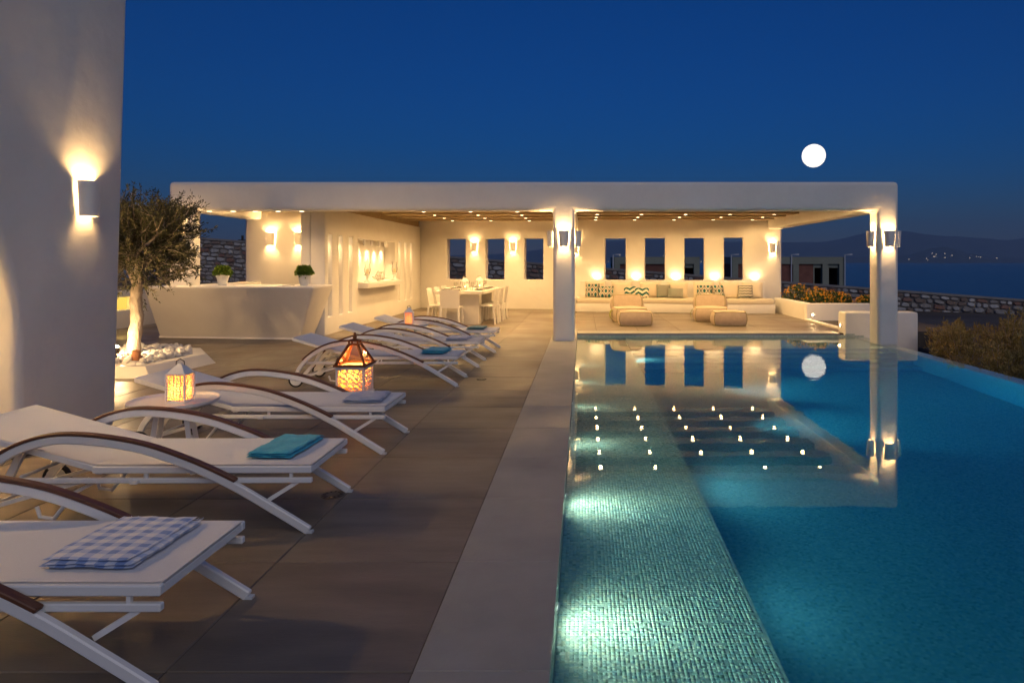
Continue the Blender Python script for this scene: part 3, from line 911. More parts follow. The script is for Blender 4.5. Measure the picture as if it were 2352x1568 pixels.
def cage_lantern(x, y, label):
    X, Y = rot2(x, y)
    e = empty('cage_lantern', (-2.95+X, 17.72+Y, .8305), 0, label, 'lantern')
    m = MB(); m.lathe([(0,0),(.095,0),(.095,.02),(0,.02)], 24); m.build('base', M['pot'], e, smooth=True)
    for k in range(16):
        a = 2*PI*k/16
        m = MB(); m.box(.082,.092,-.009,.009,.02,.20, Matrix.Rotation(a,4,'Z')); m.build('cage_bar', M['pot'], e)
    m = MB(); m.lathe([(.094,.10),(.095,.115),(.08,.115),(.08,.10),(.094,.10)], 24); m.build('band', M['pot'], e)
    m = MB(); m.lathe([(.096,.195),(.096,.215),(.08,.25),(.05,.275),(.04,.28),(.04,.31),(0,.31)], 24); m.build('dome_top', M['pot'], e, smooth=True)
    m = MB(); m.tube([(-.05,0,.31),(-.04,0,.335),(.04,0,.335),(.05,0,.31)], .006, 6); m.build('handle', M['bark'], e)
    m = MB(); m.lathe([(0,.02),(.03,.02),(.03,.07),(0,.07)], 12); m.build('candle', M['candle'], e)
    m = MB(); m.sphere((0,0,.085), .011, 8, 6, (1,1,1.7)); m.build('flame', M['flame'], e)
    lamp('POINT', 'candle_light', (0,0,.10), 1.6, (1,.55,.2), e, .012)
cage_lantern(-.02,-.42,'white slatted cage lantern with lit candle at the pool end of the dining table')
cage_lantern(.20,.30,'white slatted cage lantern further back on the dining table beside the glasses')

# ------------------------------------------------------------------ lounge: built-in sofa, cushions, pillows
SX, SY = 2.85, bw_y(2.85)
sofa = empty('built_in_sofa', (SX, SY, 0), BA, 'long built-in white plaster sofa bench with cream seat cushions along the back wall', 'sofa')
m = MB(); m.box(-2.93,2.99,-1.15,-.302,0,.28); m.build('bench_base', M['plaster'], sofa, .02, 2, True)
m = MB(); m.box(-2.93,2.80,-.30,-.004,0,.93); m.build('bench_back', M['plaster'], sofa, .025, 2, True)
m = MB(); m.box(-3.5,-2.932,-1.13,-.004,0,.42); m.build('side_ledge', M['plaster'], sofa, .025, 2, True)
def puff(w, d, h, b=.10, n=9, flat=0, sharp=1.0):
    """stuffed cushion shape centred at origin, returns MB and the map used, so that piping can follow the edges"""
    def mp(x, y, z):
        fx = 1+b*(1-y*y)*(1-z*z); fy = 1+b*(1-x*x)*(1-z*z); fz = 1+b*1.3*(1-x*x)*(1-y*y)
        if z < 0 and flat: fz = 1
        c = 1-.035*sharp*(x*x*y*y+y*y*z*z+x*x*z*z)
        return (x*w/2*fx*c, y*d/2*fy*c, z*h/2*fz*c)
    mb = MB()
    g = [-1+2*k/n for k in range(n+1)]
    idx = {}
    def vid(p):
        k = tuple(round(c, 5) for c in p)
        if k not in idx: idx[k] = len(mb.v); mb.v.append(mp(*p))
        return idx[k]
    for ax in range(3):
        for s in (-1,1):
            for i in range(n):
                for j in range(n):
                    q = []
                    for a, c in ((g[i],g[j]),(g[i+1],g[j]),(g[i+1],g[j+1]),(g[i],g[j+1])):
                        p = [0,0,0]; p[ax] = s; p[(ax+1)%3] = a; p[(ax+2)%3] = c; q.append(vid(p))
                    mb.f.append(tuple(q) if s > 0 else tuple(reversed(q)))
    return mb, mp
def piping(mp, r=.006, n=10, skip_bottom=False):
    m = MB(); g = [-1+2*k/n for k in range(n+1)]
    for a in (-1,1):
        for b in (-1,1):
            if not (skip_bottom and b < 0):
                m.tube([mp(t,a,b) for t in g], r, 5); m.tube([mp(a,t,b) for t in g], r, 5)
            m.tube([mp(a,b,t) for t in g], r, 5)
    return m
for x0, x1, lb in ((-2.92,-.93,0),(-.92,2.985,1)):
    mb, mp = puff(x1-x0, .84, .145, .02, 8, sharp=.4)
    mb.build('seat_cushion', M['cushion'], sofa, smooth=True, loc=((x0+x1)/2, -.745, .353))
def pillow_mesh(name, w, h, t, mat, n=14):
    mb = MB(); g = [-1+2*k/n for k in range(n+1)]
    idx = {}
    def vid(i, j, s):
        edge = i in (0,n) or j in (0,n)
        k = (i,j,0 if edge else s)
        if k not in idx:
            u, v = g[i], g[j]
            th = t/2*((1-u**4)*(1-v**4))**.55
            pu = u*(1-.07*(1-u*u*.0)*(v*v*0+ (1-v*v))*0); 
            x = w/2*u*(1-.06*(1-v*v)*abs(u)); z = h/2*v*(1-.06*(1-u*u)*abs(v))
            idx[k] = len(mb.v); mb.v.append((x, s*th, z))
        return idx[k]
    for i in range(n):
        for j in range(n):
            mb.f.append((vid(i,j,-1),vid(i+1,j,-1),vid(i+1,j+1,-1),vid(i,j+1,-1)))
            mb.f.append((vid(i,j,1),vid(i,j+1,1),vid(i+1,j+1,1),vid(i+1,j,1)))
    return mb.mesh(name, mat, smooth=True)
def pattern_mat(name, kind):
    m, nt, b, N, L = mat_base(name)
    b.inputs['Roughness'].default_value = .9
    tc = N.new('ShaderNodeTexCoord'); sp = N.new('ShaderNodeSeparateXYZ'); L.new(tc.outputs['Object'], sp.inputs[0])
    X, Z = sp.outputs['X'], sp.outputs['Z']
    def ma(op, a, c=None):
        n = N.new('ShaderNodeMath'); n.operation = op
        for i, q in enumerate((a, c)):
            if q is None: continue
            if isinstance(q, (int, float)): n.inputs[i].default_value = q
            else: L.new(q, n.inputs[i])
        return n.outputs[0]
    rp = N.new('ShaderNodeValToRGB'); rp.color_ramp.interpolation = 'CONSTANT'
    W = (.76,.68,.55,1); D = (.025,.05,.05,1); Te = (.01,.115,.11,1)
    def ramp(stops):
        el = rp.color_ramp.elements
        el[0].position = 0; el[0].color = stops[0][1]
        el[1].position = stops[-1][0]; el[1].color = stops[-1][1]
        for p, c in stops[1:-1]:
            e = el.new(p); e.color = c
    if kind == 'ogee':
        v = ma('ADD', ma('COSINE', ma('MULTIPLY', X, 2*PI/.21)), ma('COSINE', ma('MULTIPLY', Z, 2*PI/.30)))
        v = ma('DIVIDE', ma('ABSOLUTE', v), 2.0)
        ramp([(0,D),(.10,W),(.24,D),(.38,W),(.62,Te)])
    elif kind in ('chevron', 'zigzag'):
        per, amp, st, col = (.24,.075,.155,Te) if kind == 'chevron' else (.11,.045,.085,D)
        tri = ma('PINGPONG', ma('ADD', X, 1.0+per*.25), per/2)
        v = ma('FRACT', ma('DIVIDE', ma('ADD', ma('ADD', Z, 2.0), ma('MULTIPLY', tri, amp/(per/2))), st))
        ramp([(0,W),(.5,col)])
    else:
        s = .075
        v = ma('ADD', ma('COSINE', ma('MULTIPLY', X, 2*PI/s)), ma('COSINE', ma('ADD', ma('MULTIPLY', Z, 2*PI/(s*1.5)), 0)))
        v = ma('ADD', ma('MULTIPLY', v, .25), .5)
        ramp([(0,Te),(.2,D),(.42,W),(.62,D)])
    L.new(v, rp.inputs[0]); L.new(rp.outputs[0], b.inputs['Base Color'])
    return m
for k in ('ogee','chevron','zigzag','dots'): M[k] = pattern_mat('pillow_'+k, k)
def at_px(px, Y): return (px-1339)/1568*Y
big = pillow_mesh('back_cushion', .64, .50, .2, M['cushion'])
bl = ['first cream back cushion from the column end of the sofa','second cream back cushion from the column end of the sofa','cream back cushion behind the bold teal chevron pillows','cream back cushion behind the small dotted pillows','cream back cushion behind the teal ogee pillow pair near the beanbag','cream back cushion between the ogee pillows and the fine zigzag pillow','cream back cushion at the outer end of the sofa beside the zigzag pillow']
for k, px in enumerate((1366,1427,1492,1556,1616,1676,1728)):
    Y = bw_y(at_px(px, 21))-.50
    o = link('back_cushion', big, None, (at_px(px, Y), Y, .665), (R(-14), 0, BA+rng.normal(0,.03)))
    tag(o, bl[k], 'cushion', 'cream cushions along the sofa back')
pm = {}
def pil(kind, w, h, px, dy, lab, lean=-20, yaw=0, roll=0):
    key = (kind, w, h)
    if key not in pm: pm[key] = pillow_mesh('throw_pillow', w, h, .16, M[kind])
    Y = bw_y(at_px(px, 21))-.66-dy
    o = link('throw_pillow', pm[key], None, (at_px(px, Y), Y, .428+h/2*math.cos(R(lean))+.004), (R(lean), R(roll), BA+yaw))
    tag(o, lab, 'pillow', 'patterned pillows on the sofa')
pil('ogee',.45,.45,1361,0,'teal ogee pillow leaning at the column end of the sofa, partly covered')
pil('ogee',.46,.38,1392,.13,'shorter teal ogee pillow in front of another at the column end', -24, .05)
pil('chevron',.40,.36,1447,.02,'bold teal chevron pillow partly tucked behind its twin', -20, -.15, -8)
pil('chevron',.46,.34,1474,.14,'bold teal chevron pillow lying in front of its twin', -24, .03)
pil('dots',.44,.42,1524,0,'taller small dotted pillow behind the lower one', -18, .1)
pil('dots',.48,.33,1551,.14,'lower small dotted pillow in front of the taller one', -26, .05)
pil('ogee',.47,.42,1618,.03,'wide teal ogee pillow in the middle of the sofa, uncovered', -20, -.05)
pil('ogee',.36,.42,1650,-.02,'narrow teal ogee pillow beside the wide one', -20, .25)
pil('zigzag',.45,.43,1712,.02,'single pillow with fine dark zigzag lines near the outer end of the sofa')

def bean_lounger(x, y, rz, ox, oy, orz, labs):
    e = empty('bean_chair', (x, y, 0), rz, labs[0], 'bean bag', 'bean bag chairs')
    mb, mp = puff(.84, .95, .36, .12, 10, flat=1)
    L = (0,0,.18)
    mb.build('seat', M['bean'], e, smooth=True, loc=L)
    piping(mp).build('piping', M['piping'], e, smooth=True, loc=L)
    mb, mp = puff(.80, .26, .46, .14, 10)
    mb.build('backrest', M['bean'], e, smooth=True, loc=(0,.36,.42), rot=(R(-18),0,0))
    piping(mp).build('back_piping', M['piping'], e, smooth=True, loc=(0,.36,.42), rot=(R(-18),0,0))
    m = MB(); pts = [(-.475,-.1,.06),(-.515,-.1,.12),(-.52,-.1,.2),(-.50,-.1,.27),(-.455,-.1,.315)]
    m.tube(pts, 1, sq=(.075,.004,(1,0,0.01))); m.build('side_strap', M['lime'], e)
    o = empty('bean_ottoman', (ox, oy, 0), orz, labs[1], 'ottoman', 'bean bag ottomans')
    mb, mp = puff(.80, .62, .34, .11, 10, flat=1)
    mb.build('cushion_body', M['bean'], o, smooth=True, loc=(0,0,.17))
    piping(mp).build('piping', M['piping'], o, smooth=True, loc=(0,0,.17))
bean_lounger(1.20, 17.75, R(6), 1.27, 16.62, R(-1), ('beige bean bag chair with lime strap in front of the chevron pillows','beige bean bag ottoman pushed straight up to its chair, before the chevron pillows'))
bean_lounger(3.33, 17.8, R(-8), 3.55, 16.62, R(-3), ('beige bean bag chair with lime strap in front of the wide ogee pillow','beige bean bag ottoman standing slightly askew before its chair, near the planter'))

# ------------------------------------------------------------------ planter, parapet block, kerb, flowers
pw = empty('planter_wall', (5.86,17.9,0), 0, 'low white plastered planter wall holding orange flowers beside the lounge', 'planter')
m = MB(); m.box(0,.22,.252,3.05,-.4,.44); m.build('side_panel', M['plaster'], pw, .03, 3, True)
m = MB(); m.box(0,2.05,0,.25,-1.2,.441); m.build('front_panel', M['plaster'], pw, .03, 3, True)
m = MB(); m.box(.22,2.05,.25,3.0,-.5,.36); m.build('planting_soil', M['soil'], pw)
blk = empty('parapet_block', (5.65,14.70,0), 0, 'low square white plastered parapet block behind the pool column', 'low wall')
m = MB(); m.box(0,1.57,0,.42,-1.6,.45); m.build('block_body', M['plaster'], blk, .035, 3, True)
m = MB(); m.box(-.004,.2,-.012,-.001,-.075,-.01); m.build('waterline_strip', M['mosaic'], blk)
kb = MB(); kb.prism([(5.80,15.16),(5.93,15.16),(5.93,17.88),(5.80,17.88)], 0, .05)
tag(kb.build('floor_kerb', M['plaster'], None, .01, 2, True), 'low white kerb strip at the floor edge below the planter lamps', 'kerb')
def step_light(x, y, z, rz, lb):
    e = empty('step_light', (x,y,z), rz, lb, 'step light')
    q = Matrix.Rotation(PI/2, 4, 'X')
    m = MB(); m.lathe([(.03,0),(.045,0),(.045,.012),(.03,.016)], 18, M=q); m.build('trim_ring', M['white_metal'], e, smooth=True)
    m = MB(); m.lathe([(0,.012),(.031,.012)], 18, M=q); m.build('lamp_disc', M['lamp_face'], e)
    lamp('SPOT', 'light_cone', (0,-.03,0), 11, WARM2, e, .03, (0,-1,-.5), 150, 1)
step_light(6.02, 17.898, .15, 0, 'small round lamp in the planter wall under the orange flowers')
step_light(5.648, 14.95, .15, -PI/2, 'small round lamp on the inner side of the parapet block')
# orange flowering shrubs
def flower_shrub(x, y, s, lb):
    e = empty('flowering_shrub', (x,y,.36), 0, lb, 'shrub', 'orange flowering shrubs in the planter')
    m = MB()
    for k in range(9):
        a = rng.uniform(0,6.28); l = rng.uniform(.2,.42)*s
        m.tube([(0,0,-.02),(math.cos(a)*l*.4,math.sin(a)*l*.4,l*.5),(math.cos(a)*l*.8,math.sin(a)*l*.8,l)], [.008,.006,.003], 5)
    m.build('stems', M['bark'], e)
    n = 900; d = rng.normal(0,1,(n,3)); d[:,2] = np.abs(d[:,2]); d /= np.linalg.norm(d,axis=1,keepdims=True)
    pts = d*np.array([.40,.40,.40])*s*(rng.random(n)**.4)[:,None]
    v, f = leaves(pts, d, .06, .035); np_mesh('foliage', v, f, M['lantana'], e)
    mb = MB()
    for k in range(60):
        d = rng.normal(0,1,3); d[2] = abs(d[2])+.25; d /= np.linalg.norm(d)
        p = d*np.array([.43,.43,.43])*s*rng.uniform(.85,1.1)
        for q in range(5):
            o = p+rng.normal(0,.012,3); mb.sphere(o, .0115, 5, 3)
    tag(mb.build('flower_heads', M['flower'], e), kind='stuff')
fl = ['largest orange flowering shrub against the end of the lounge wall','orange flowering shrub just behind the planter corner','orange flowering shrub in the middle of the planter','sparse orange flowering shrub towards the pool column','low orange flowering shrub at the back of the planter','orange flowering shrub at the back beside the wall end']
for k, (x,y,s) in enumerate(((6.45,20.5,1.15),(6.5,18.9,.85),(7.15,18.9,.72),(7.75,18.75,.6),(7.3,20.0,.75),(6.75,19.6,1.0))):
    flower_shrub(x,y,s,fl[k])

# ------------------------------------------------------------------ shrubs beyond the overflow edge
def shrub(x, y, h, w, lb, n=2600):
    z = float(ground_z(np.array(x), np.array(y)))
    e = empty('wild_shrub', (x,y,z), 0, lb, 'shrub', 'wild shrubs beyond the pool edge')
    m = MB(); P = []; D = []
    for k in range(34):
        a = rng.uniform(0,6.28); r_ = w*math.sqrt(rng.random()); l = h*rng.uniform(.6,1.05)*(1-.35*(r_/w)**2)
        tip = np.array([math.cos(a)*r_*1.05, math.sin(a)*r_*1.05, l])
        mid = tip*np.array([.45,.45,.55])+rng.normal(0,.03,3)
        m.tube([(math.cos(a)*.05,math.sin(a)*.05,-.05), mid, tip], [.012,.008,.003], 5)
        t = rng.random(n//34)**.6
        c = mid*(1-t)[:,None]+tip*t[:,None]
        sd = rng.normal(0,1,(len(t),3)); off = sd*(.085*(1.15-t))[:,None]*h
        P.append(c+off); D.append(sd*.5+np.array([0,0,1.1]))
    m.build('stems', M['bark'], e)
    P = np.concatenate(P); D = np.concatenate(D); D /= np.linalg.norm(D,axis=1,keepdims=True)
    v, f = leaves(P, D, .085, .022, .7); np_mesh('foliage', v, f, M['shrub'], e)
sl_ = ['tall feathery shrub right behind the parapet block','feathery olive-brown shrub with a pointed top beside the block','broad olive-brown shrub in the middle of the row along the overflow edge','shrub with thin upright tips further along the overflow edge','lower brownish shrub in the row along the overflow edge','reddish shrub at the far back of the row','dense shrub near the bare soil','wide shrub close to the overflow edge','spreading brown shrub nearest the overflow edge']
for k, (x,y,h,w) in enumerate(((7.7,13.9,1.15,.65),(7.25,13.0,1.05,.6),(8.5,13.6,1.35,.75),(8.2,12.3,1.15,.7),(9.5,13.4,1.15,.8),(10.4,15.5,1.0,.9),(7.1,11.6,.85,.6),(7.6,10.6,.95,.75),(9.2,11.6,1.1,.85))):
    shrub(x,y,h,w,sl_[k])

# ------------------------------------------------------------------ dry-stone boundary wall
sw_root = empty('stone_wall', (0,31,0), 0, 'long sloping rubble stone boundary wall with a pale cement cap behind the pavilion', 'stone wall')
def swy(X): return 31-.137*X
def swtop(X): return 1.75-.074*(X+5.7)
X0, X1 = -21, 26
m = MB()
def wall_strip(mb, z_top, z_bot, y0, y1):
    n = 40
    for k in range(n):
        a = X0+(X1-X0)*k/n; b = X0+(X1-X0)*(k+1)/n
        vs = []
        for X in (a,b):
            for y in (y0,y1):
                for z in (z_bot, z_top): vs.append((X, swy(X)+y-31, swtop(X)+z))
        mb.add(vs, [(0,4,5,1),(2,3,7,6),(1,5,7,3),(0,2,6,4),(0,1,3,2),(4,6,7,5)])
wall_strip(m, -.10, -3.4, .03, .40); m.build('mortar_core', M['mortar'], sw_root)
m = MB(); wall_strip(m, 0, -.095, -.03, .46); m.build('wall_cap', M['cap'], sw_root)
stone_me = []
for k in range(14):
    n = int(rng.integers(6,9)); poly = []
    for i in range(n):
        a = 2*PI*(i+rng.uniform(-.22,.22))/n+.4
        c, s = math.cos(a), math.sin(a); q = max(abs(c),abs(s))
        poly.append((.5*c/q*rng.uniform(.86,1.0), .5*s/q*rng.uniform(.84,1.0)))
    mb = MB()
    mb.v = [(x,.45,z) for x,z in poly]+[(x,-.1,z) for x,z in poly]+[(x*.82+rng.normal(0,.02),-.5+rng.uniform(-.08,.08),z*.80) for x,z in poly]
    mb.f = [(i,(i+1)%n,n+(i+1)%n,n+i) for i in range(n)]+[(n+i,n+(i+1)%n,2*n+(i+1)%n,2*n+i) for i in range(n)]+[tuple(range(2*n,3*n))]
    stone_me.append(mb)
stone_data = [mb.mesh('stone', M['stone'], smooth=True) for mb in stone_me]
stones = []
z = -.115
row = 0
while z > -3.2:
    rh = rng.uniform(.13,.24)
    X = X0+rng.uniform(0,.3)
    while X < X1:
        w = rng.uniform(.18,.55)*(1.1 if rh > .18 else .9)
        hh = rh*rng.uniform(.86,1.0)
        Xc = X+w/2; zc = swtop(Xc)+z-rh/2
        if zc > float(ground_z(np.array(Xc), np.array(swy(Xc))))-.25:
            stones.append((Xc, zc, w*.95, hh))
        X += w+.015
    z -= rh+.012; row += 1
gaps = [(455,570,550,650),(1022,1072,585,645),(1110,1160,590,645),(1200,1250,598,645),(1386,1440,610,650),(1478,1530,615,650),(1570,1620,620,650),(1660,1710,625,650),(1790,1996,640,700),(2062,2370,660,740)]
def st_score(s):
    x, y = pix(s[0], swy(s[0]), s[1])
    vis = any(a < x < b and c < y < d for a,b,c,d in gaps)
    return (1e6 if vis else 0)+s[2]*s[3]*1e4
stones.sort(key=st_score, reverse=True)
ang = math.atan(-.137); tlt = math.atan(.074*math.cos(ang))
rest_v = []; rest_f = []; rest_r = []
for i, (X, zc, w, h) in enumerate(stones):
    k = int(rng.integers(0,14)); roll = rng.normal(0,.05); dep = rng.uniform(.10,.16)
    if i < 300:
        link('stone', stone_data[k], sw_root, (X, swy(X)-31+.02, zc), (0, tlt+roll, ang), (w, dep, h))
    else:
        Mx = Matrix.LocRotScale(Vector((X, swy(X)-31+.02, zc)), Matrix.Rotation(ang,3,'Z') @ Matrix.Rotation(tlt+roll,3,'Y'), Vector((w,dep,h)))
        n0 = len(rest_v); src = stone_me[k]
        rest_v += [tuple(Mx @ Vector(p)) for p in src.v]; rest_f += [tuple(n0+q for q in f) for f in src.f]
        rest_r += [rng.random()]*len(src.v)
me = bpy.data.meshes.new('further_stones'); me.from_pydata(rest_v, [], rest_f); me.materials.append(M['stones'])
at = me.attributes.new('rnd','FLOAT','POINT'); at.data.foreach_set('value', np.array(rest_r, dtype=np.float32))
me.polygons.foreach_set('use_smooth', [True]*len(me.polygons))
tag(link('further_stones', me, sw_root), kind='stuff')

# ------------------------------------------------------------------ unfinished houses beyond the wall
def shell_house(x0, x1, y0, y1, zt, cols, panels, openings, pipes, lb):
    zb = -3.2
    e = empty('unfinished_house', ((x0+x1)/2, y0, zb), 0, lb, 'building')
    cx = (x0+x1)/2
    def B(name, mat, a, b, c, d, z0, z1):
        m = MB(); m.box(a-cx, b-cx, c-y0, d-y0, z0-zb, z1-zb); return m.build(name, mat, e)
    B('roof_slab', M['concrete'], x0, x1, y0, y1, zt-.52, zt)
    for a in cols:
        B('column', M['concrete'], a, a+.42, y0+.002, y0+.42, zb, zt-.522)
        B('column', M['concrete'], a, a+.42, y1-.42, y1-.002, zb, zt-.522)
    for a, b in panels: B('brick_wall', M['brick'], a, b, y0+.12, y0+.32, zb, zt-.524)
    B('brick_wall', M['brick'], x0+.42, x1-.42, y1-.32, y1-.12, zb, zt-.524)
    B('brick_wall', M['brick'], x0+.1, x0+.3, y0+.43, y1-.43, zb, zt-.524)
    B('brick_wall', M['brick'], x1-.3, x1-.1, y0+.43, y1-.43, zb, zt-.524)
    for a, b in openings:
        f = B('door_frame', M['concrete'], a, b, y0+.16, y0+.26, zt-.80, zt-.526)
        m = MB(); m.box(a-cx, a-cx+.09, .16, .26, zt-2.9-zb, zt-.802-zb); m.build('jamb', M['concrete'], f)
    for a in pipes:
        m = MB(); m.tube([(a-cx,-.06,0),(a-cx,-.06,zt+.16-zb),(a-cx+.55,-.06,zt+.18-zb)], .05, 8); m.build('drain_pipe', M['pvc'], e, smooth=True)
shell_house(2.3, 8.55, 50, 57, 1.87, (2.3,6.9,8.13), ((2.72,6.9),), ((7.35,8.1),), (2.2,), 'unfinished concrete and brick house seen through the sofa window slots')
shell_house(10.95, 19.2, 50, 57, 1.87, (10.95,15.4,17.55,18.78), ((11.37,15.4),(15.82,16.9)), ((16.92,17.5),(17.98,18.75)), (10.85,15.25,19.15), 'unfinished concrete and brick house with white pipes right of the lounge wall')

# utility pole and cable behind the pavilion
def upole(x, y, zt, lb):
    zb = float(ground_z(np.array(x), np.array(y)))-.4
    e = empty('utility_pole', (x,y,zb), 0, lb, 'pole')
    m = MB(); m.tube([(0,0,0),(0,0,zt-zb)], [.16,.12], 10); m.build('pole_shaft', M['utility'], e, smooth=True)
    m = MB(); m.box(-.5,.5,-.05,.05,zt-zb-.55,zt-zb-.45); m.build('crossarm', M['utility'], e)
    return Vector((x,y,zt-.5))
Yp = 60
A = upole((362-1339)/1568*Yp, Yp, EYE+(600-474)/1568*Yp, 'tall dark utility pole rising behind the olive tree')
B_ = upole((557-1339)/1568*75, 75, EYE+(600-541)/1568*75, 'short dark pole end above the stone wall seen through the bar opening')
def cable(a, b, sag, lb):
    pts = [a.lerp(b, t)+Vector((0,0,-sag*4*t*(1-t))) for t in np.linspace(0,1,17)]
    m = MB(); m.tube(pts, .03, 5); o = m.build('overhead_cable', M['utility']); tag(o, lb, 'cable')
cable(A, B_, 1.0, 'thin sagging overhead cable between the two poles')
cable(A, A+Vector((-25,6,1.0)), .8, 'thin overhead cable running from the tall pole behind the house')

# ------------------------------------------------------------------ house wall with arch
HX = -4.40; HY = 6.45
house = empty('white_house', (HX,HY,0), 0, 'tall white plastered house wall with a lit arched passage beside the loungers', 'house')
ac, aa, ab, asp = 4.38, .93, 1.4, .92
out = [(-1.5,0),(ac-aa,0),(ac-aa,asp)]
for k in range(1,24):
    t = PI-PI*k/24; out.append((ac+aa*math.cos(t), asp+ab*math.sin(t)))
out += [(ac+aa,asp),(ac+aa,0),(HY,0),(HY+.30,7.2),(-1.5,7.2)]
m = MB(); n = len(out)
for dx in (0,-.5):
    m.v += [(dx, y-HY, z) for y,z in out]
m.f = [tuple(range(n)), tuple(range(2*n-1,n-1,-1))]+[((i+1)%n, i, n+i, n+(i+1)%n) for i in range(n)]
m.build('facade', M['plaster'], house, .07, 4, True, ang=25)
gw = grid_wall([-4.6,-4.2,-1.95,-.502], [0,2.35,7.1], [(-4.2,-1.95,-1,2.35)], .32, lambda u,v,w: (u, -.002-w, v))
gw.build('end_wall', M['plaster'], house)
m = MB(); m.box(-1.60,-1.45,-4.598,-.325,0,2.749); m.build('inner_wall', M['plaster'], house)
m = MB(); m.box(-4.6,-.502,-4.9,-4.6,0,7.1); m.build('partition_wall', M['plaster'], house)
m = MB(); m.box(-4.9,-4.602,-4.9,-.002,0,7.1); m.build('rear_wall', M['plaster'], house)
m = MB(); m.box(-4.6,-.502,-4.598,-.322,2.75,2.95); m.build('ceiling', M['plaster'], house)
for k, (x, y) in enumerate(((-8.1,5.3),(-6.9,5.3))):
    e = empty('room_lamp', (x,y,2.748), 0, 'round ceiling lamp inside the house room open towards the olive tree', 'ceiling lamp', 'ceiling lamps in the house room')
    m = MB(); m.lathe([(0,0),(.14,0),(.14,-.03),(.12,-.05)], 24); m.build('lamp_base', M['white_metal'], e, smooth=True)
    m = MB(); m.lathe([(.12,-.05),(.09,-.09),(0,-.11)], 24); m.build('lamp_globe', M['lamp_face'], e, smooth=True)
    lamp('POINT', 'room_light', (0,0,-.45), 420, WARM, e, .1)
e = empty('passage_lamp', (-5.4,4.5,2.748), 0, 'round ceiling lamp inside the lit arched passage of the house', 'ceiling lamp')
m = MB(); m.lathe([(0,0),(.14,0),(.14,-.03),(.12,-.05)], 24); m.build('lamp_base', M['white_metal'], e, smooth=True)
m = MB(); m.lathe([(.12,-.05),(.09,-.09),(0,-.11)], 24); m.build('lamp_globe', M['lamp_face'], e, smooth=True)
lamp('POINT', 'passage_light', (0,0,-.2), 170, WARM, e, .08)
sconce(HX+.002, 6.02, 2.10, PI/2, 'large white plaster sconce on the tall house wall', power=36, down=.4)

# ------------------------------------------------------------------ low wall with lit niche beyond the tree
lw = empty('garden_wall', (-10.65,13.2,0), 0, 'low white garden wall with a glowing yellow niche left of the bar', 'low wall')
gw = grid_wall([0,2.35,2.95,6], [-.1,.42,.72,.86], [(2.35,2.95,.42,.72)], .16, lambda u,v,w: (-w, u, v))
gw.build('wall_face', M['plaster'], lw, .02, 2, True)
m = MB(); m.box(-.36,-.163,0,6,-.1,.86); m.build('wall_core', M['plaster'], lw, .02, 2, True)
m = MB(); m.box(-.162,-.14,2.36,2.94,.43,.71); m.build('niche_glass', M['yellow_glow'], lw)
lamp('POINT', 'niche_light', (-.06,2.65,.6), 2.5, (1,.6,.12), lw, .03)

# ------------------------------------------------------------------ olive tree in its planter
pl = empty('tree_planter', (-6.6,10,0), 0, 'low angular white planter filled with white pebbles round the olive tree', 'planter')
base = [(-8.3,9.03),(-5.72,9.03),(-5.60,10.42),(-6.15,11.15),(-8.3,11.15)]
topo = [(-8.24,9.10),(-5.84,9.10),(-5.74,10.38),(-6.2,11.07),(-8.24,11.07)]
inn = [(-8.12,9.24),(-5.98,9.24),(-5.90,10.33),(-6.27,10.95),(-8.12,10.95)]
m = MB(); n = 5
L_ = lambda p, z: [(x+6.6, y-10, z) for x,y in p]
m.v = L_(base,0)+L_(topo,.15)+L_(inn,.15)+L_(inn,.06)
for r_ in range(3):
    m.f += [(r_*n+i, r_*n+(i+1)%n, (r_+1)*n+(i+1)%n, (r_+1)*n+i) for i in range(n)]
m.f.append(tuple(range(3*n,4*n)))
m.build('planter_rim', M['plaster_smooth'], pl, .012, 2, True)
peb = []
for k in range(6):
    mb = MB(); mb.sphere((0,0,0), 1, 10, 6)
    ph = rng.uniform(0,6.28,4)
    mb.v = [(x*(1+.12*math.sin(3*y+ph[0])), y*(1+.12*math.sin(2.5*z+ph[1])), z*(1+.1*math.sin(3*x+ph[2]))) for x,y,z in mb.v]
    peb.append(mb.mesh('pebble', M['pebble'], smooth=True))
def inside(x, y):
    r = True
    for i in range(5):
        a, b = inn[i], inn[(i+1)%5]
        if (b[0]-a[0])*(y-a[1])-(b[1]-a[1])*(x-a[0]) < .03: r = False
    return r
cnt = 0
pts_ = []
while cnt < 280:
    x = rng.uniform(-7.3,-5.88); y = rng.uniform(9.24,10.98)
    if not inside(x,y) or math.hypot(x+6.55,y-9.97) < .12: continue
    s = rng.uniform(.035,.068)
    near_ = [p for p in pts_ if math.hypot(p[0]-x,p[1]-y) < (p[2]+s)*.72]
    if len(near_) > 1: continue
    z = .10+.055*len(near_)+rng.uniform(0,.03)
    pts_.append((x,y,s))
    link('pebble', peb[int(rng.integers(0,6))], pl, (x+6.6,y-10,z+.03), (rng.normal(0,.3),rng.normal(0,.3),rng.uniform(0,6)), (s*1.25,s,s*.72))
    cnt += 1
m = MB(); m.prism([(x+6.6,y-10) for x,y in inn], .07, .115); m.build('planter_gravel', M['pebble'], pl)
e = empty('terracotta_pot', (-6.17,9.42,.20), .3, 'small overturned terracotta pot lying on the pebbles by the olive trunk', 'pot')
m = MB(); m.lathe([(0,.125),(.045,.125),(.062,.04),(.072,.04),(.074,0),(.066,0)], 18); m.build('pot_body', M['terracotta'], e, smooth=True, rot=(.18,.1,0))
m = MB(); m.lathe([(0,.1262),(.01,.1262)], 10); m.build('drain_hole', M['dark'], e, rot=(.18,.1,0))

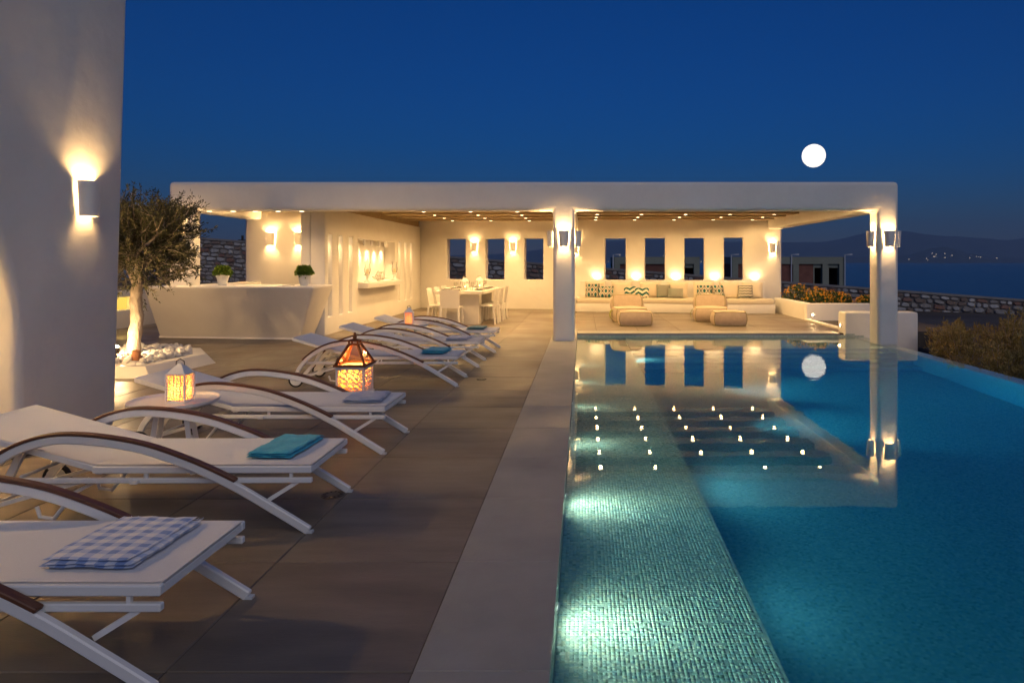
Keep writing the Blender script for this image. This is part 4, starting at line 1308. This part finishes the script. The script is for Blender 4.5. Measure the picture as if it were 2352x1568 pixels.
tree = empty('olive_tree', (-6.55,9.97,.10), 0, 'small olive tree with pale trunk growing from the pebble planter', 'tree')
m = MB()
trunk = spline([(0,0,-.1),(-.01,0,.25),(.03,.01,.6),(.02,0,.9),(.05,0,1.12)], 5)
nr = len(trunk)
m.tube(trunk, [.095-.022*(i/nr)+(.03 if i < 3 else 0)+.008*math.sin(i*1.9) for i in range(nr)], 12)
tips = []
def branch(p0, d, L_, r0, lev):
    pts = [Vector(p0)]; d = Vector(d).normalized()
    for k in range(4):
        d = (d+Vector(rng.normal(0,.16,3))+Vector((0,0,.04))).normalized()
        pts.append(pts[-1]+d*L_/4)
    m.tube(pts, [r0*(1-.16*k) for k in range(5)], 7 if lev < 2 else 5)
    if lev < 3:
        for k in range(4 if lev else 3):
            t = rng.integers(2,5); a = Vector(rng.normal(0,.75,3)); a.z = abs(a.z)*.5-.12*lev
            branch(pts[t], d+a, L_*rng.uniform(.6,.8), r0*.5, lev+1)
    if lev >= 1: tips.append((pts, d))
fork = trunk[-1]
branch(trunk[-2], (.75,.1,.9), .62, .062, 0)
branch(trunk[-2], (-.8,.15,.8), .60, .06, 0)
branch(fork, (.1,-.4,1), .62, .055, 0)
branch(fork, (.0,.6,.9), .55, .05, 0)
branch(fork, (.15,.1,1.2), .7, .05, 0)
m.build('trunk', M['bark'], tree, smooth=True)
P = []; D = []
C = np.array([.04,0,1.66]); RAD = np.array([.76,.74,.70])
for pts, d in tips:
    for s in range(4):
        a, b = np.array(pts[s]), np.array(pts[s+1])
        k = 16
        t = rng.random((k,1)); p = a*(1-t)+b*t+rng.normal(0,.05,(k,3))
        P.append(p); D.append(np.tile(np.array(d)*.8+np.array([0,0,.25]), (k,1))+rng.normal(0,.4,(k,3)))
# twigs filling the crown, lumpy and open at the rim
tw = MB()
for k in range(640):
    d = rng.normal(0,1,3); d /= np.linalg.norm(d)
    lump = 1+.16*math.sin(4*d[0]+1)*math.cos(5*d[2])+.1*math.sin(7*d[1]+2)
    r_ = rng.random()**.45
    c = C+d*RAD*r_*lump*.88
    out_d = d*.6+rng.normal(0,.4,3)+np.array([0,0,.35]); out_d /= np.linalg.norm(out_d)
    L_ = rng.uniform(.16,.34)
    e1 = c+out_d*L_
    tw.tube([c, (c+e1)/2+rng.normal(0,.012,3), e1], [.004,.003,.002], 4)
    q = 24; t = rng.random((q,1))
    P.append(c+(e1-c)*t+rng.normal(0,.008,(q,3))); D.append(np.tile(out_d,(q,1))+rng.normal(0,.55,(q,3)))
for k in range(22):   # long stray shoots
    d = rng.normal(0,1,3); d[2] = abs(d[2])*.8+.05 if k < 12 else -abs(d[2])*.5
    d[0] = abs(d[0])*.9 if k % 3 else d[0]
    d /= np.linalg.norm(d)
    c = C+d*RAD*.78; e1 = c+(d+np.array([.1,0,.25 if k < 12 else -.2]))*rng.uniform(.25,.45)
    tw.tube([c,(c+e1)/2+rng.normal(0,.02,3),e1], [.006,.004,.002], 4)
    q = 46; t = rng.random((q,1)); dd = (e1-c)/np.linalg.norm(e1-c)
    P.append(c+(e1-c)*t+rng.normal(0,.008,(q,3))); D.append(np.tile(dd,(q,1))+rng.normal(0,.5,(q,3)))
tw.build('twigs', M['bark'], tree)
P = np.concatenate(P); D = np.concatenate(D); D /= np.linalg.norm(D,axis=1,keepdims=True)
v, f = leaves(P, D, .062, .017, .45)
np_mesh('crown', v, f, M['olive'], tree)
# garden spotlight at the foot of the tree
e = empty('garden_spotlight', (-6.58,9.62,.20), 0, 'bright round garden spotlight on the pebbles at the foot of the olive tree', 'spotlight')
m = MB(); m.tube([(0,0,-.06),(0,0,.06)], .012, 8); m.build('stake', M['dark_metal'], e)
m = MB(); m.lathe([(0,.0),(.045,.0),(.05,.05),(.042,.09),(.04,.08)], 16); m.build('lamp_head', M['dark_metal'], e, smooth=True, loc=(0,0,.05))
m = MB(); m.sphere((0,0,.135), .036, 14, 8); m.build('lamp_glass', M['bulb'], e, smooth=True)
lamp('POINT', 'tree_light', (0,.02,.20), 38, WARM2, e, .035)

# ------------------------------------------------------------------ sun loungers
def lounger_proto():
    e = empty('sun_lounger', (0,0,0), 0, '', 'sun lounger', 'sun loungers along the pool')
    W = .30
    arc = spline([(0,0,.012),(-.2,0,.135),(-.43,0,.270),(-.7,0,.395),(-1.0,0,.492),(-1.36,0,.535),(-1.6,0,.495),(-1.8,0,.385),(-1.93,0,.255),(-1.985,0,.15)], 5)
    cut = [p for p in arc if -1.9 < p[0] < -.43]
    for s in (-1,1):
        y = s*(W+.045)
        m = MB(); m.tube([Vector((p[0],y,p[2])) for p in arc], 1, sq=(.0165,.024)); arm = m.build('arm_frame', M['white_metal'], e, .006, 1)
        m = MB()
        up = []
        for i, p in enumerate(cut):
            q = cut[min(i+1,len(cut)-1)]-cut[max(i-1,0)]; nrm = Vector((-q[2],0,q[0])).normalized()
            if nrm.z < 0: nrm = -nrm
            c = p+nrm*.033; up.append(Vector((c[0],y,c[2])))
        m.tube(up, 1, sq=(.021,.0095)); m.build('armrest', M['wood'], arm, .004, 1)
        m = MB(); m.box(-.022,.022,y-.016,y+.016,0,.012); m.build('foot_pad', M['pvc'], arm)
        m = MB(); m.box(-1.255,0,s*W-.016,s*W+.016,.330,.370); m.build('seat_rail', M['white_metal'], e, .005, 1)
        m = MB(); m.box(-1.88,0,s*W-.014,s*W+.014,.272,.302); m.build('lower_rail', M['white_metal'], e, .004, 1)
        for x in (-.12,-.52,-.95):
            m = MB(); m.box(x-.008,x+.008,s*W-.008,s*W+.008,.302,.330); m.build('spacer', M['white_metal'], e)
        for x in (-1.0,-.44):
            m = MB(); m.box(x-.02,x+.02,min(s*W,y),max(s*W,y),.278,.296); m.build('arm_bracket', M['white_metal'], e)
        m = MB(); m.tube([(-.25,s*(W-.005),.172),(-.085,s*(W-.005),.275)], 1, sq=(.011,.011)); m.build('brace', M['white_metal'], e)
        # back frame rails, ratchet struts
        m = MB(); m.tube([(-1.245,s*(W-.012),.350),(-2.05,s*(W-.012),.580)], 1, sq=(.014,.018)); m.build('back_rail', M['white_metal'], e, .004, 1)
        m = MB(); m.tube([(-1.70,s*(W-.06),.46),(-1.78,s*(W-.06),.30),(-1.93,s*(W-.06),.13)], 1, sq=(.012,.02)); m.build('ratchet_strut', M['white_metal'], e)
        m = MB(); m.tube([(-1.25,s*(W-.05),.28),(-1.40,s*(W-.05),.20),(-1.52,s*(W-.05),.05),(-1.60,s*(W-.05),.06),(-1.62,s*(W-.05),.12)], .012, 6); m.build('tilt_hook', M['white_metal'], e, smooth=True)
        m = MB(); m.tube([(-1.30,s*(W-.02),.287),(-1.955,s*(W-.02),.10)], 1, sq=(.011,.012)); m.build('rear_strut', M['white_metal'], e)
        # wheel
        Wm = Matrix.Translation((-1.975, y*1.0, .092)) @ Matrix.Rotation(PI/2,4,'X')
        m = MB(); m.lathe([(0,-.012),(.070,-.012),(.074,0),(.070,.012),(0,.012)], 24, M=Wm @ Matrix.Translation((0,0,s*-.034))); wh = m.build('wheel', M['white_metal'], e, smooth=True)
        m = MB(); m.lathe([(.072,-.014),(.090,-.014),(.092,0),(.090,.014),(.072,.014),(.072,-.014)], 28, M=Wm @ Matrix.Translation((0,0,s*-.034))); m.build('tyre', M['tyre'], wh, smooth=True)
        m = MB(); m.lathe([(0,-.02),(.016,-.02),(.016,.02),(0,.02)], 12, M=Wm @ Matrix.Translation((0,0,s*-.034))); m.build('hub', M['pvc'], wh, smooth=True)
    m = MB(); m.tube([(-1.975,-.34,.092),(-1.975,.34,.092)], .010, 8); m.build('axle', M['white_metal'], e, smooth=True)
    for x, z in ((-.018,.35),(-1.24,.335)):
        m = MB(); m.box(x-.016,x+.016,-W+.017,W-.017,z-.018,z+.012); m.build('cross_bar', M['white_metal'], e)
    m = MB(); m.tube([(-2.045,-W+.002,.58),(-2.045,W-.002,.58)], 1, sq=(.017,.015)); m.build('head_bar', M['white_metal'], e, .004, 1)
    m = MB(); m.tube([(-1.72,-W+.06,.29),(-1.72,W-.06,.29)], .011, 8); m.build('ratchet_bar', M['white_metal'], e)
    # slings, slightly sagging
    def sling(name, p0, p1, sag):
        mb = MB(); nu, nv = 14, 10
        for i in range(nu+1):
            for j in range(nv+1):
                u = i/nu; v = -1+2*j/nv
                x = p0[0]+(p1[0]-p0[0])*u; z = p0[1]+(p1[1]-p0[1])*u-sag*(1-v*v)*(4*u*(1-u))**.5
                mb.v.append((x, v*(W-.004), z+.004))
        for i in range(nu):
            for j in range(nv):
                a = i*(nv+1)+j; mb.f.append((a,a+1,a+nv+2,a+nv+1))
        k = len(mb.v); mb.v += [(x,y,z-.005) for x,y,z in mb.v]; mb.f += [tuple(k+q for q in reversed(f)) for f in mb.f]
        return mb.build(name, M['sling'], e, smooth=True)
    sling('seat_sling', (-.004,.370), (-1.25,.372), .012)
    sling('back_sling', (-1.252,.372), (-2.05,.598), .03)
    return e
lp = lounger_proto()
LY = [2.80,4.25,5.84,8.80,10.34,11.92]
LXs = [-1.54,-1.57,-1.60,-1.56,-1.53,-1.49]
LL = ['white sling sun lounger with dark wood arms holding the blue and white checked towel',
      'white sling sun lounger holding the turquoise towel beside the house wall',
      'white sling sun lounger with the pale blue towel in front of the copper lantern',
      'white sling sun lounger holding a turquoise towel just behind the copper lantern',
      'white sling sun lounger with a lilac-blue towel, middle one of the far three',
      'white sling sun lounger nearest the dining area with a teal towel']
for i in range(6):
    o = lp if i == 0 else copy_tree(lp)
    o.location = (LXs[i], LY[i], 0); o.rotation_euler = (0,0,[0,R(.6),R(-.8),R(.5),0,R(.6)][i]); o['label'] = LL[i]

# folded towels
def cloth_mat(name, kind):
    m, nt, b, N, L = mat_base(name)
    b.inputs['Roughness'].default_value = .95
    b.inputs['Sheen Weight'].default_value = .2
    tc = N.new('ShaderNodeTexCoord'); nz = N.new('ShaderNodeTexNoise'); nz.inputs['Scale'].default_value = 14; nz.inputs['Detail'].default_value = 6
    L.new(tc.outputs['Object'], nz.inputs['Vector'])
    rp = N.new('ShaderNodeValToRGB'); el = rp.color_ramp.elements; el[0].position = .35; el[1].position = .65
    c = {'turq':((.008,.32,.50),(.03,.45,.60)),'teal':((.012,.15,.21),(.02,.22,.27)),'pale':((.24,.32,.50),(.46,.54,.68)),'lilac':((.36,.42,.62),(.52,.57,.70))}
    if kind == 'check':
        sp = N.new('ShaderNodeSeparateXYZ'); L.new(tc.outputs['Object'], sp.inputs[0])
        def stripe(o, s):
            a = N.new('ShaderNodeMath'); a.operation = 'MULTIPLY'; a.inputs[1].default_value = s; L.new(o, a.inputs[0])
            f = N.new('ShaderNodeMath'); f.operation = 'FRACT'; L.new(a.outputs[0], f.inputs[0])
            r = N.new('ShaderNodeMath'); r.operation = 'GREATER_THAN'; r.inputs[1].default_value = .5; L.new(f.outputs[0], r.inputs[0]); return r.outputs[0]
        ad = N.new('ShaderNodeMath'); ad.operation = 'ADD'; L.new(stripe(sp.outputs['X'], 13), ad.inputs[0]); L.new(stripe(sp.outputs['Y'], 15), ad.inputs[1])
        dv = N.new('ShaderNodeMath'); dv.operation = 'MULTIPLY'; dv.inputs[1].default_value = .5; L.new(ad.outputs[0], dv.inputs[0])
        rp.color_ramp.interpolation = 'CONSTANT'
        el[0].position = 0; el[0].color = (.80,.80,.82,1); el[1].position = .75; el[1].color = (.20,.31,.60,1)
        k = el.new(.25); k.color = (.53,.60,.76,1)
        L.new(dv.outputs[0], rp.inputs[0])
    else:
        if kind in ('pale','lilac'):
            mp = N.new('ShaderNodeMapping'); mp.inputs['Scale'].default_value = (.6,4,1); L.new(tc.outputs['Object'], mp.inputs[0]); L.new(mp.outputs[0], nz.inputs['Vector'])
        el[0].color = (*c[kind][0],1); el[1].color = (*c[kind][1],1)
        L.new(nz.outputs[0], rp.inputs[0])
    L.new(rp.outputs[0], b.inputs['Base Color'])
    n2 = N.new('ShaderNodeTexNoise'); n2.inputs['Scale'].default_value = 45; L.new(tc.outputs['Object'], n2.inputs['Vector'])
    bp = N.new('ShaderNodeBump'); bp.inputs['Strength'].default_value = .5; bp.inputs['Distance'].default_value = .01
    L.new(n2.outputs[0], bp.inputs['Height']); L.new(bp.outputs[0], b.inputs['Normal'])
    return m
def towel(x, y, kind, lb, w=.30, d=.46, rz=0, layers=3):
    e = empty('folded_towel', (x,y,.3755), rz, lb, 'towel')
    mt = cloth_mat('towel_'+kind, kind)
    mb = MB(); z = .0
    nu, nv = 26, 34
    ph = rng.uniform(0,6.28,6)
    for l in range(layers):
        th = .0105+rng.uniform(0,.003); ww = w*(1-.02*l)+rng.normal(0,.004); dd = d*(1-.015*l); ox, oy = rng.normal(0,.005,2)
        k0 = len(mb.v)
        for side in (0,1):
            for i in range(nu+1):
                for j in range(nv+1):
                    u = -1+2*i/nu; v = -1+2*j/nv
                    ed = ((1-abs(u)**10)*(1-abs(v)**10))**.5
                    wob = .0022*math.sin(5*u+ph[0]+l)*math.sin(4*v+ph[1])+.001*math.sin(15*u+9*v+ph[2])
                    zz = z+(th*.5)+(th*.5*ed+wob if side else -th*.5*ed+(wob if l else 0))
                    ex = .003*math.sin(7*v+ph[3]+l)+.0015*math.sin(23*v+ph[4]); ey = .003*math.sin(6*u+ph[5]+2*l)
                    mb.v.append((u*ww/2+ox+ex*u, v*dd/2+oy+ey*v, max(zz, .0005)))
        q = (nu+1)*(nv+1)
        for i in range(nu):
            for j in range(nv):
                a = k0+i*(nv+1)+j; mb.f.append((a,a+nv+1,a+nv+2,a+1) if 0 else (a,a+1,a+nv+2,a+nv+1))
                a += q; mb.f.append((a,a+nv+1,a+nv+2,a+1))
        z += th*.92
    mb.build('cloth_layers', mt, e, smooth=True)
    fr = MB()
    for k in range(46):
        xx = -w/2+w*k/45; l = rng.uniform(.012,.024)
        fr.tube([(xx,d/2-.006,z*.6),(xx+rng.normal(0,.004),d/2+l*.6,z*.55+rng.normal(0,.003)),(xx+rng.normal(0,.006),d/2+l,z*.4+rng.normal(0,.004))], .0012, 4)
    fr.build('fringe', mt, e)
towel(-1.90, 2.84, 'check', 'folded blue and white checked towel on a sun lounger', .36, .46, R(-2))
towel(-1.865, 4.30, 'turq', 'folded turquoise towel on the lounger beside the house wall', .27, .46, R(-3), 3)
towel(-1.85, 5.86, 'pale', 'rumpled pale blue and white towel on the lounger by the copper lantern', .32, .42, R(4), 3)
towel(-1.90, 8.84, 'turq', 'folded turquoise fringed towel on the lounger behind the copper lantern', .30, .40, R(-6), 4)
towel(-1.88, 10.36, 'lilac', 'folded lilac-blue towel on the middle lounger of the far three', .32, .42, R(-4), 3)
towel(-1.86, 11.95, 'teal', 'folded teal towel on the lounger nearest the dining area', .30, .40, R(-3), 3)

# ------------------------------------------------------------------ side tables and lanterns
def side_table(x, y, lb):
    e = empty('side_table', (x,y,0), R(20), lb, 'side table')
    m = MB(); m.lathe([(0,.50),(.285,.50),(.300,.508),(.305,.532),(.298,.532),(.292,.514),(.28,.510),(0,.510)], 48); m.build('tray_top', M['white_metal'], e, smooth=True)
    for k in range(4):
        a = PI/4+k*PI/2; c, s = math.cos(a), math.sin(a)
        m = MB(); m.tube([(c*.12,s*.12,.50),(c*.21,s*.21,0)], 1, sq=(.016,.010)); m.build('leg', M['white_metal'], e)
    m = MB(); m.lathe([(.10,.485),(.13,.485),(.13,.499),(.10,.499)], 24); m.build('collar', M['white_metal'], e)
side_table(-3.03, 5.06, 'round white tray side table between two loungers beside the house wall')
side_table(-2.83, 11.15, 'round white tray side table among the far loungers')
def white_lantern(x, y, z, rz, lb, power):
    e = empty('white_lantern', (x,y,z), rz, lb, 'lantern')
    w = .066; H = .205
    m = MB(); m.box(-w-.006,w+.006,-w-.006,w+.006,0,.016); m.build('base', M['white_metal'], e, .003, 1)
    for sx in (-1,1):
        for sy in (-1,1):
            m = MB(); m.box(sx*w-.006,sx*w+.006,sy*w-.006,sy*w+.006,.016,H); m.build('corner_post', M['white_metal'], e)
    m = MB(); m.prism([(-w-.008,-w-.008),(w+.008,-w-.008),(w+.008,w+.008),(-w-.008,w+.008)], H, H+.012); m.prism([(-w,-w),(w,-w),(w,w),(-w,w)], H+.0121, .285, [(-.012,-.012),(.012,-.012),(.012,.012),(-.012,.012)]); m.build('roof', M['white_metal'], e, .002, 1)
    m = MB(); m.tube([(-.03+.0,0,.272),(-.028,0,.30),(0,0,.318),(.028,0,.30),(.03,0,.272)], .004, 6); m.build('handle', M['dark_metal'], e, smooth=True)
    for k in range(4):
        Mr = Matrix.Rotation(k*PI/2,4,'Z')
        m = MB()
        for i in range(5):
            for j in range(9):
                cx = -.048+.024*i; cz = .030+.0205*j
                m.tube([Mr @ Vector((cx+.0125*math.cos(t), -w, cz+.0115*math.sin(t))) for t in np.linspace(0,2*PI,9)[:-1]], .0026, 4, closed=True)
        m.build('lattice_panel', M['white_metal'], e)
        m = MB(); m.v = [tuple(Mr @ Vector(p)) for p in ((-w+.008,-w+.007,.018),(w-.008,-w+.007,.018),(w-.008,-w+.007,H-.002),(-w+.008,-w+.007,H-.002))]; m.f = [(0,1,2,3)]; m.build('pane', M['amber_paper'], e)
    m = MB(); m.lathe([(0,.017),(.026,.017),(.026,.055),(0,.055)], 14); m.build('candle', M['candle'], e)
    m = MB(); m.sphere((0,0,.07), .009, 8, 6, (1,1,1.8)); m.build('flame', M['flame'], e)
    lamp('POINT', 'candle_light', (0,0,.085), power, (1,.52,.17), e, .012)
white_lantern(-2.985, 5.06, .5105, R(2), 'small white fretwork lantern with lit candle on the side table by the house wall', 4.5)
white_lantern(-2.84, 11.15, .5105, R(8), 'small white lantern standing on the side table among the far loungers', .8)
# copper-roofed floor lantern
e = empty('copper_lantern', (-2.68, 8.02, 0), R(-1), 'large floor lantern with copper roof, glass top and white fretwork sides', 'lantern')
w = .165; H = .335
m = MB(); m.box(-w-.012,w+.012,-w-.012,w+.012,0,.02); m.build('base', M['white_metal'], e, .003, 1)
for sx in (-1,1):
    for sy in (-1,1):
        m = MB(); m.box(sx*(w-.012)-.012,sx*(w-.012)+.012,sy*(w-.012)-.012,sy*(w-.012)+.012,.02,H); m.build('corner_post', M['white_metal'], e)
for k in range(4):
    Mr = Matrix.Rotation(k*PI/2,4,'Z')
    m = MB(); a = w-.024
    m.box(-a,a,-w,-w+.012,.02,.05,Mr); m.box(-a,a,-w,-w+.012,H-.035,H,Mr); m.build('panel_frame', M['white_metal'], e)
    m = MB(); z0, z1 = .05, H-.035
    for i in range(-2,3):
        for s in (-1,1):
            pts = []
            for t in np.linspace(0,1,22):
                z = z0+(z1-z0)*t; x = i*.075+s*.0375*math.cos(2*PI*(z-z0)/.118)
                if abs(x) <= a: pts.append(Mr @ Vector((x,-w+.006,z)))
                elif len(pts) > 1: m.tube(pts, 1, sq=(.0065,.004)); pts = []
                else: pts = []
            if len(pts) > 1: m.tube(pts, 1, sq=(.0065,.004))
    for i in range(-1,2):
        for j in range(5):
            cz = z0+.0295+.059*j; cx = i*.075+(.0375 if j % 2 else 0)
            if abs(cx) > a-.02 or cz > z1-.015: continue
            m.tube([Mr @ Vector((cx+.015*math.cos(t), -w+.006, cz+.015*math.sin(t))) for t in np.linspace(0,2*PI,11)[:-1]], .0045, 4, closed=True)
    m.build('fretwork_panel', M['white_metal'], e)
    m = MB(); m.v = [tuple(Mr @ Vector(p)) for p in ((-a,-w+.017,.05),(a,-w+.017,.05),(a,-w+.017,H-.035),(-a,-w+.017,H-.035))]; m.f = [(0,1,2,3)]; m.build('inner_pane', M['amber_paper'], e)
m = MB()
for k in range(4):
    Mr = Matrix.Rotation(k*PI/2,4,'Z')
    m.box(-w-.022,w+.022,-w-.022,-w+.012,H,H+.022,Mr)
m.build('roof_rim', M['copper'], e)
zt = .575; wt = .055
for k in range(4):
    Mr = Matrix.Rotation(k*PI/2,4,'Z')
    m = MB(); m.tube([Mr @ Vector((w+.004,w+.004,H+.018)), Mr @ Vector((wt,wt,zt))], 1, sq=(.012,.012)); m.build('roof_rib', M['copper'], e)
    m = MB(); m.v = [tuple(Mr @ Vector(p)) for p in ((-w,-w,H+.022),(w,-w,H+.022),(wt,-wt,zt),(-wt,-wt,zt))]; m.f = [(0,1,2,3)]; m.build('roof_pane', M['amber_glass'], e)
m = MB()
for k in range(4):
    Mr = Matrix.Rotation(k*PI/2,4,'Z')
    m.box(-wt-.01,wt+.01,-wt-.012,-wt+.008,zt-.006,zt+.010,Mr)
    m.box(wt-.012,wt+.004,wt-.012,wt+.004,zt+.01,zt+.05,Mr)
m.build('vent_collar', M['copper'], e)
m = MB(); m.prism([(-.078,-.078),(.078,-.078),(.078,.078),(-.078,.078)], zt+.05, zt+.066, [(-.03,-.03),(.03,-.03),(.03,.03),(-.03,.03)]); m.build('cap', M['copper'], e)
m = MB(); m.lathe([(0,zt+.066),(.02,zt+.066),(.024,zt+.09),(.016,zt+.105),(.020,zt+.115),(.012,zt+.125),(.013,zt+.14),(0,zt+.142)], 14); m.build('finial', M['copper'], e, smooth=True)
for k, (x,y,h) in enumerate(((-.05,-.03,.14),(.055,.02,.17),(0,.06,.11))):
    m = MB(); m.lathe([(0,.02),(.035,.02),(.035,h),(0,h)], 14, (x,y,0)); c = m.build('candle', M['candle'], e, smooth=True)
    m = MB(); m.sphere((x,y,h+.018), .010, 8, 6, (1,1,1.8)); m.build('flame', M['flame'], c)
lamp('POINT', 'candle_light', (0,-.02,.24), 9, (1,.50,.16), e, .02)

# ------------------------------------------------------------------ evening haze over the bay
m = MB(); m.box(-9800, 13800, -1200, 16600, -31, 900)
hz = m.build('haze', None)
hm = bpy.data.materials.new('haze_air'); hm.use_nodes = True
hn = hm.node_tree; hn.nodes.remove(hn.nodes['Principled BSDF'])
pv = hn.nodes.new('ShaderNodeVolumePrincipled')
pv.inputs['Color'].default_value = (.42,.66,1,1); pv.inputs['Density'].default_value = .00008; pv.inputs['Anisotropy'].default_value = 0
hn.links.new(pv.outputs[0], hn.nodes['Material Output'].inputs['Volume'])
hz.data.materials.append(hm)
tag(hz, kind='stuff')
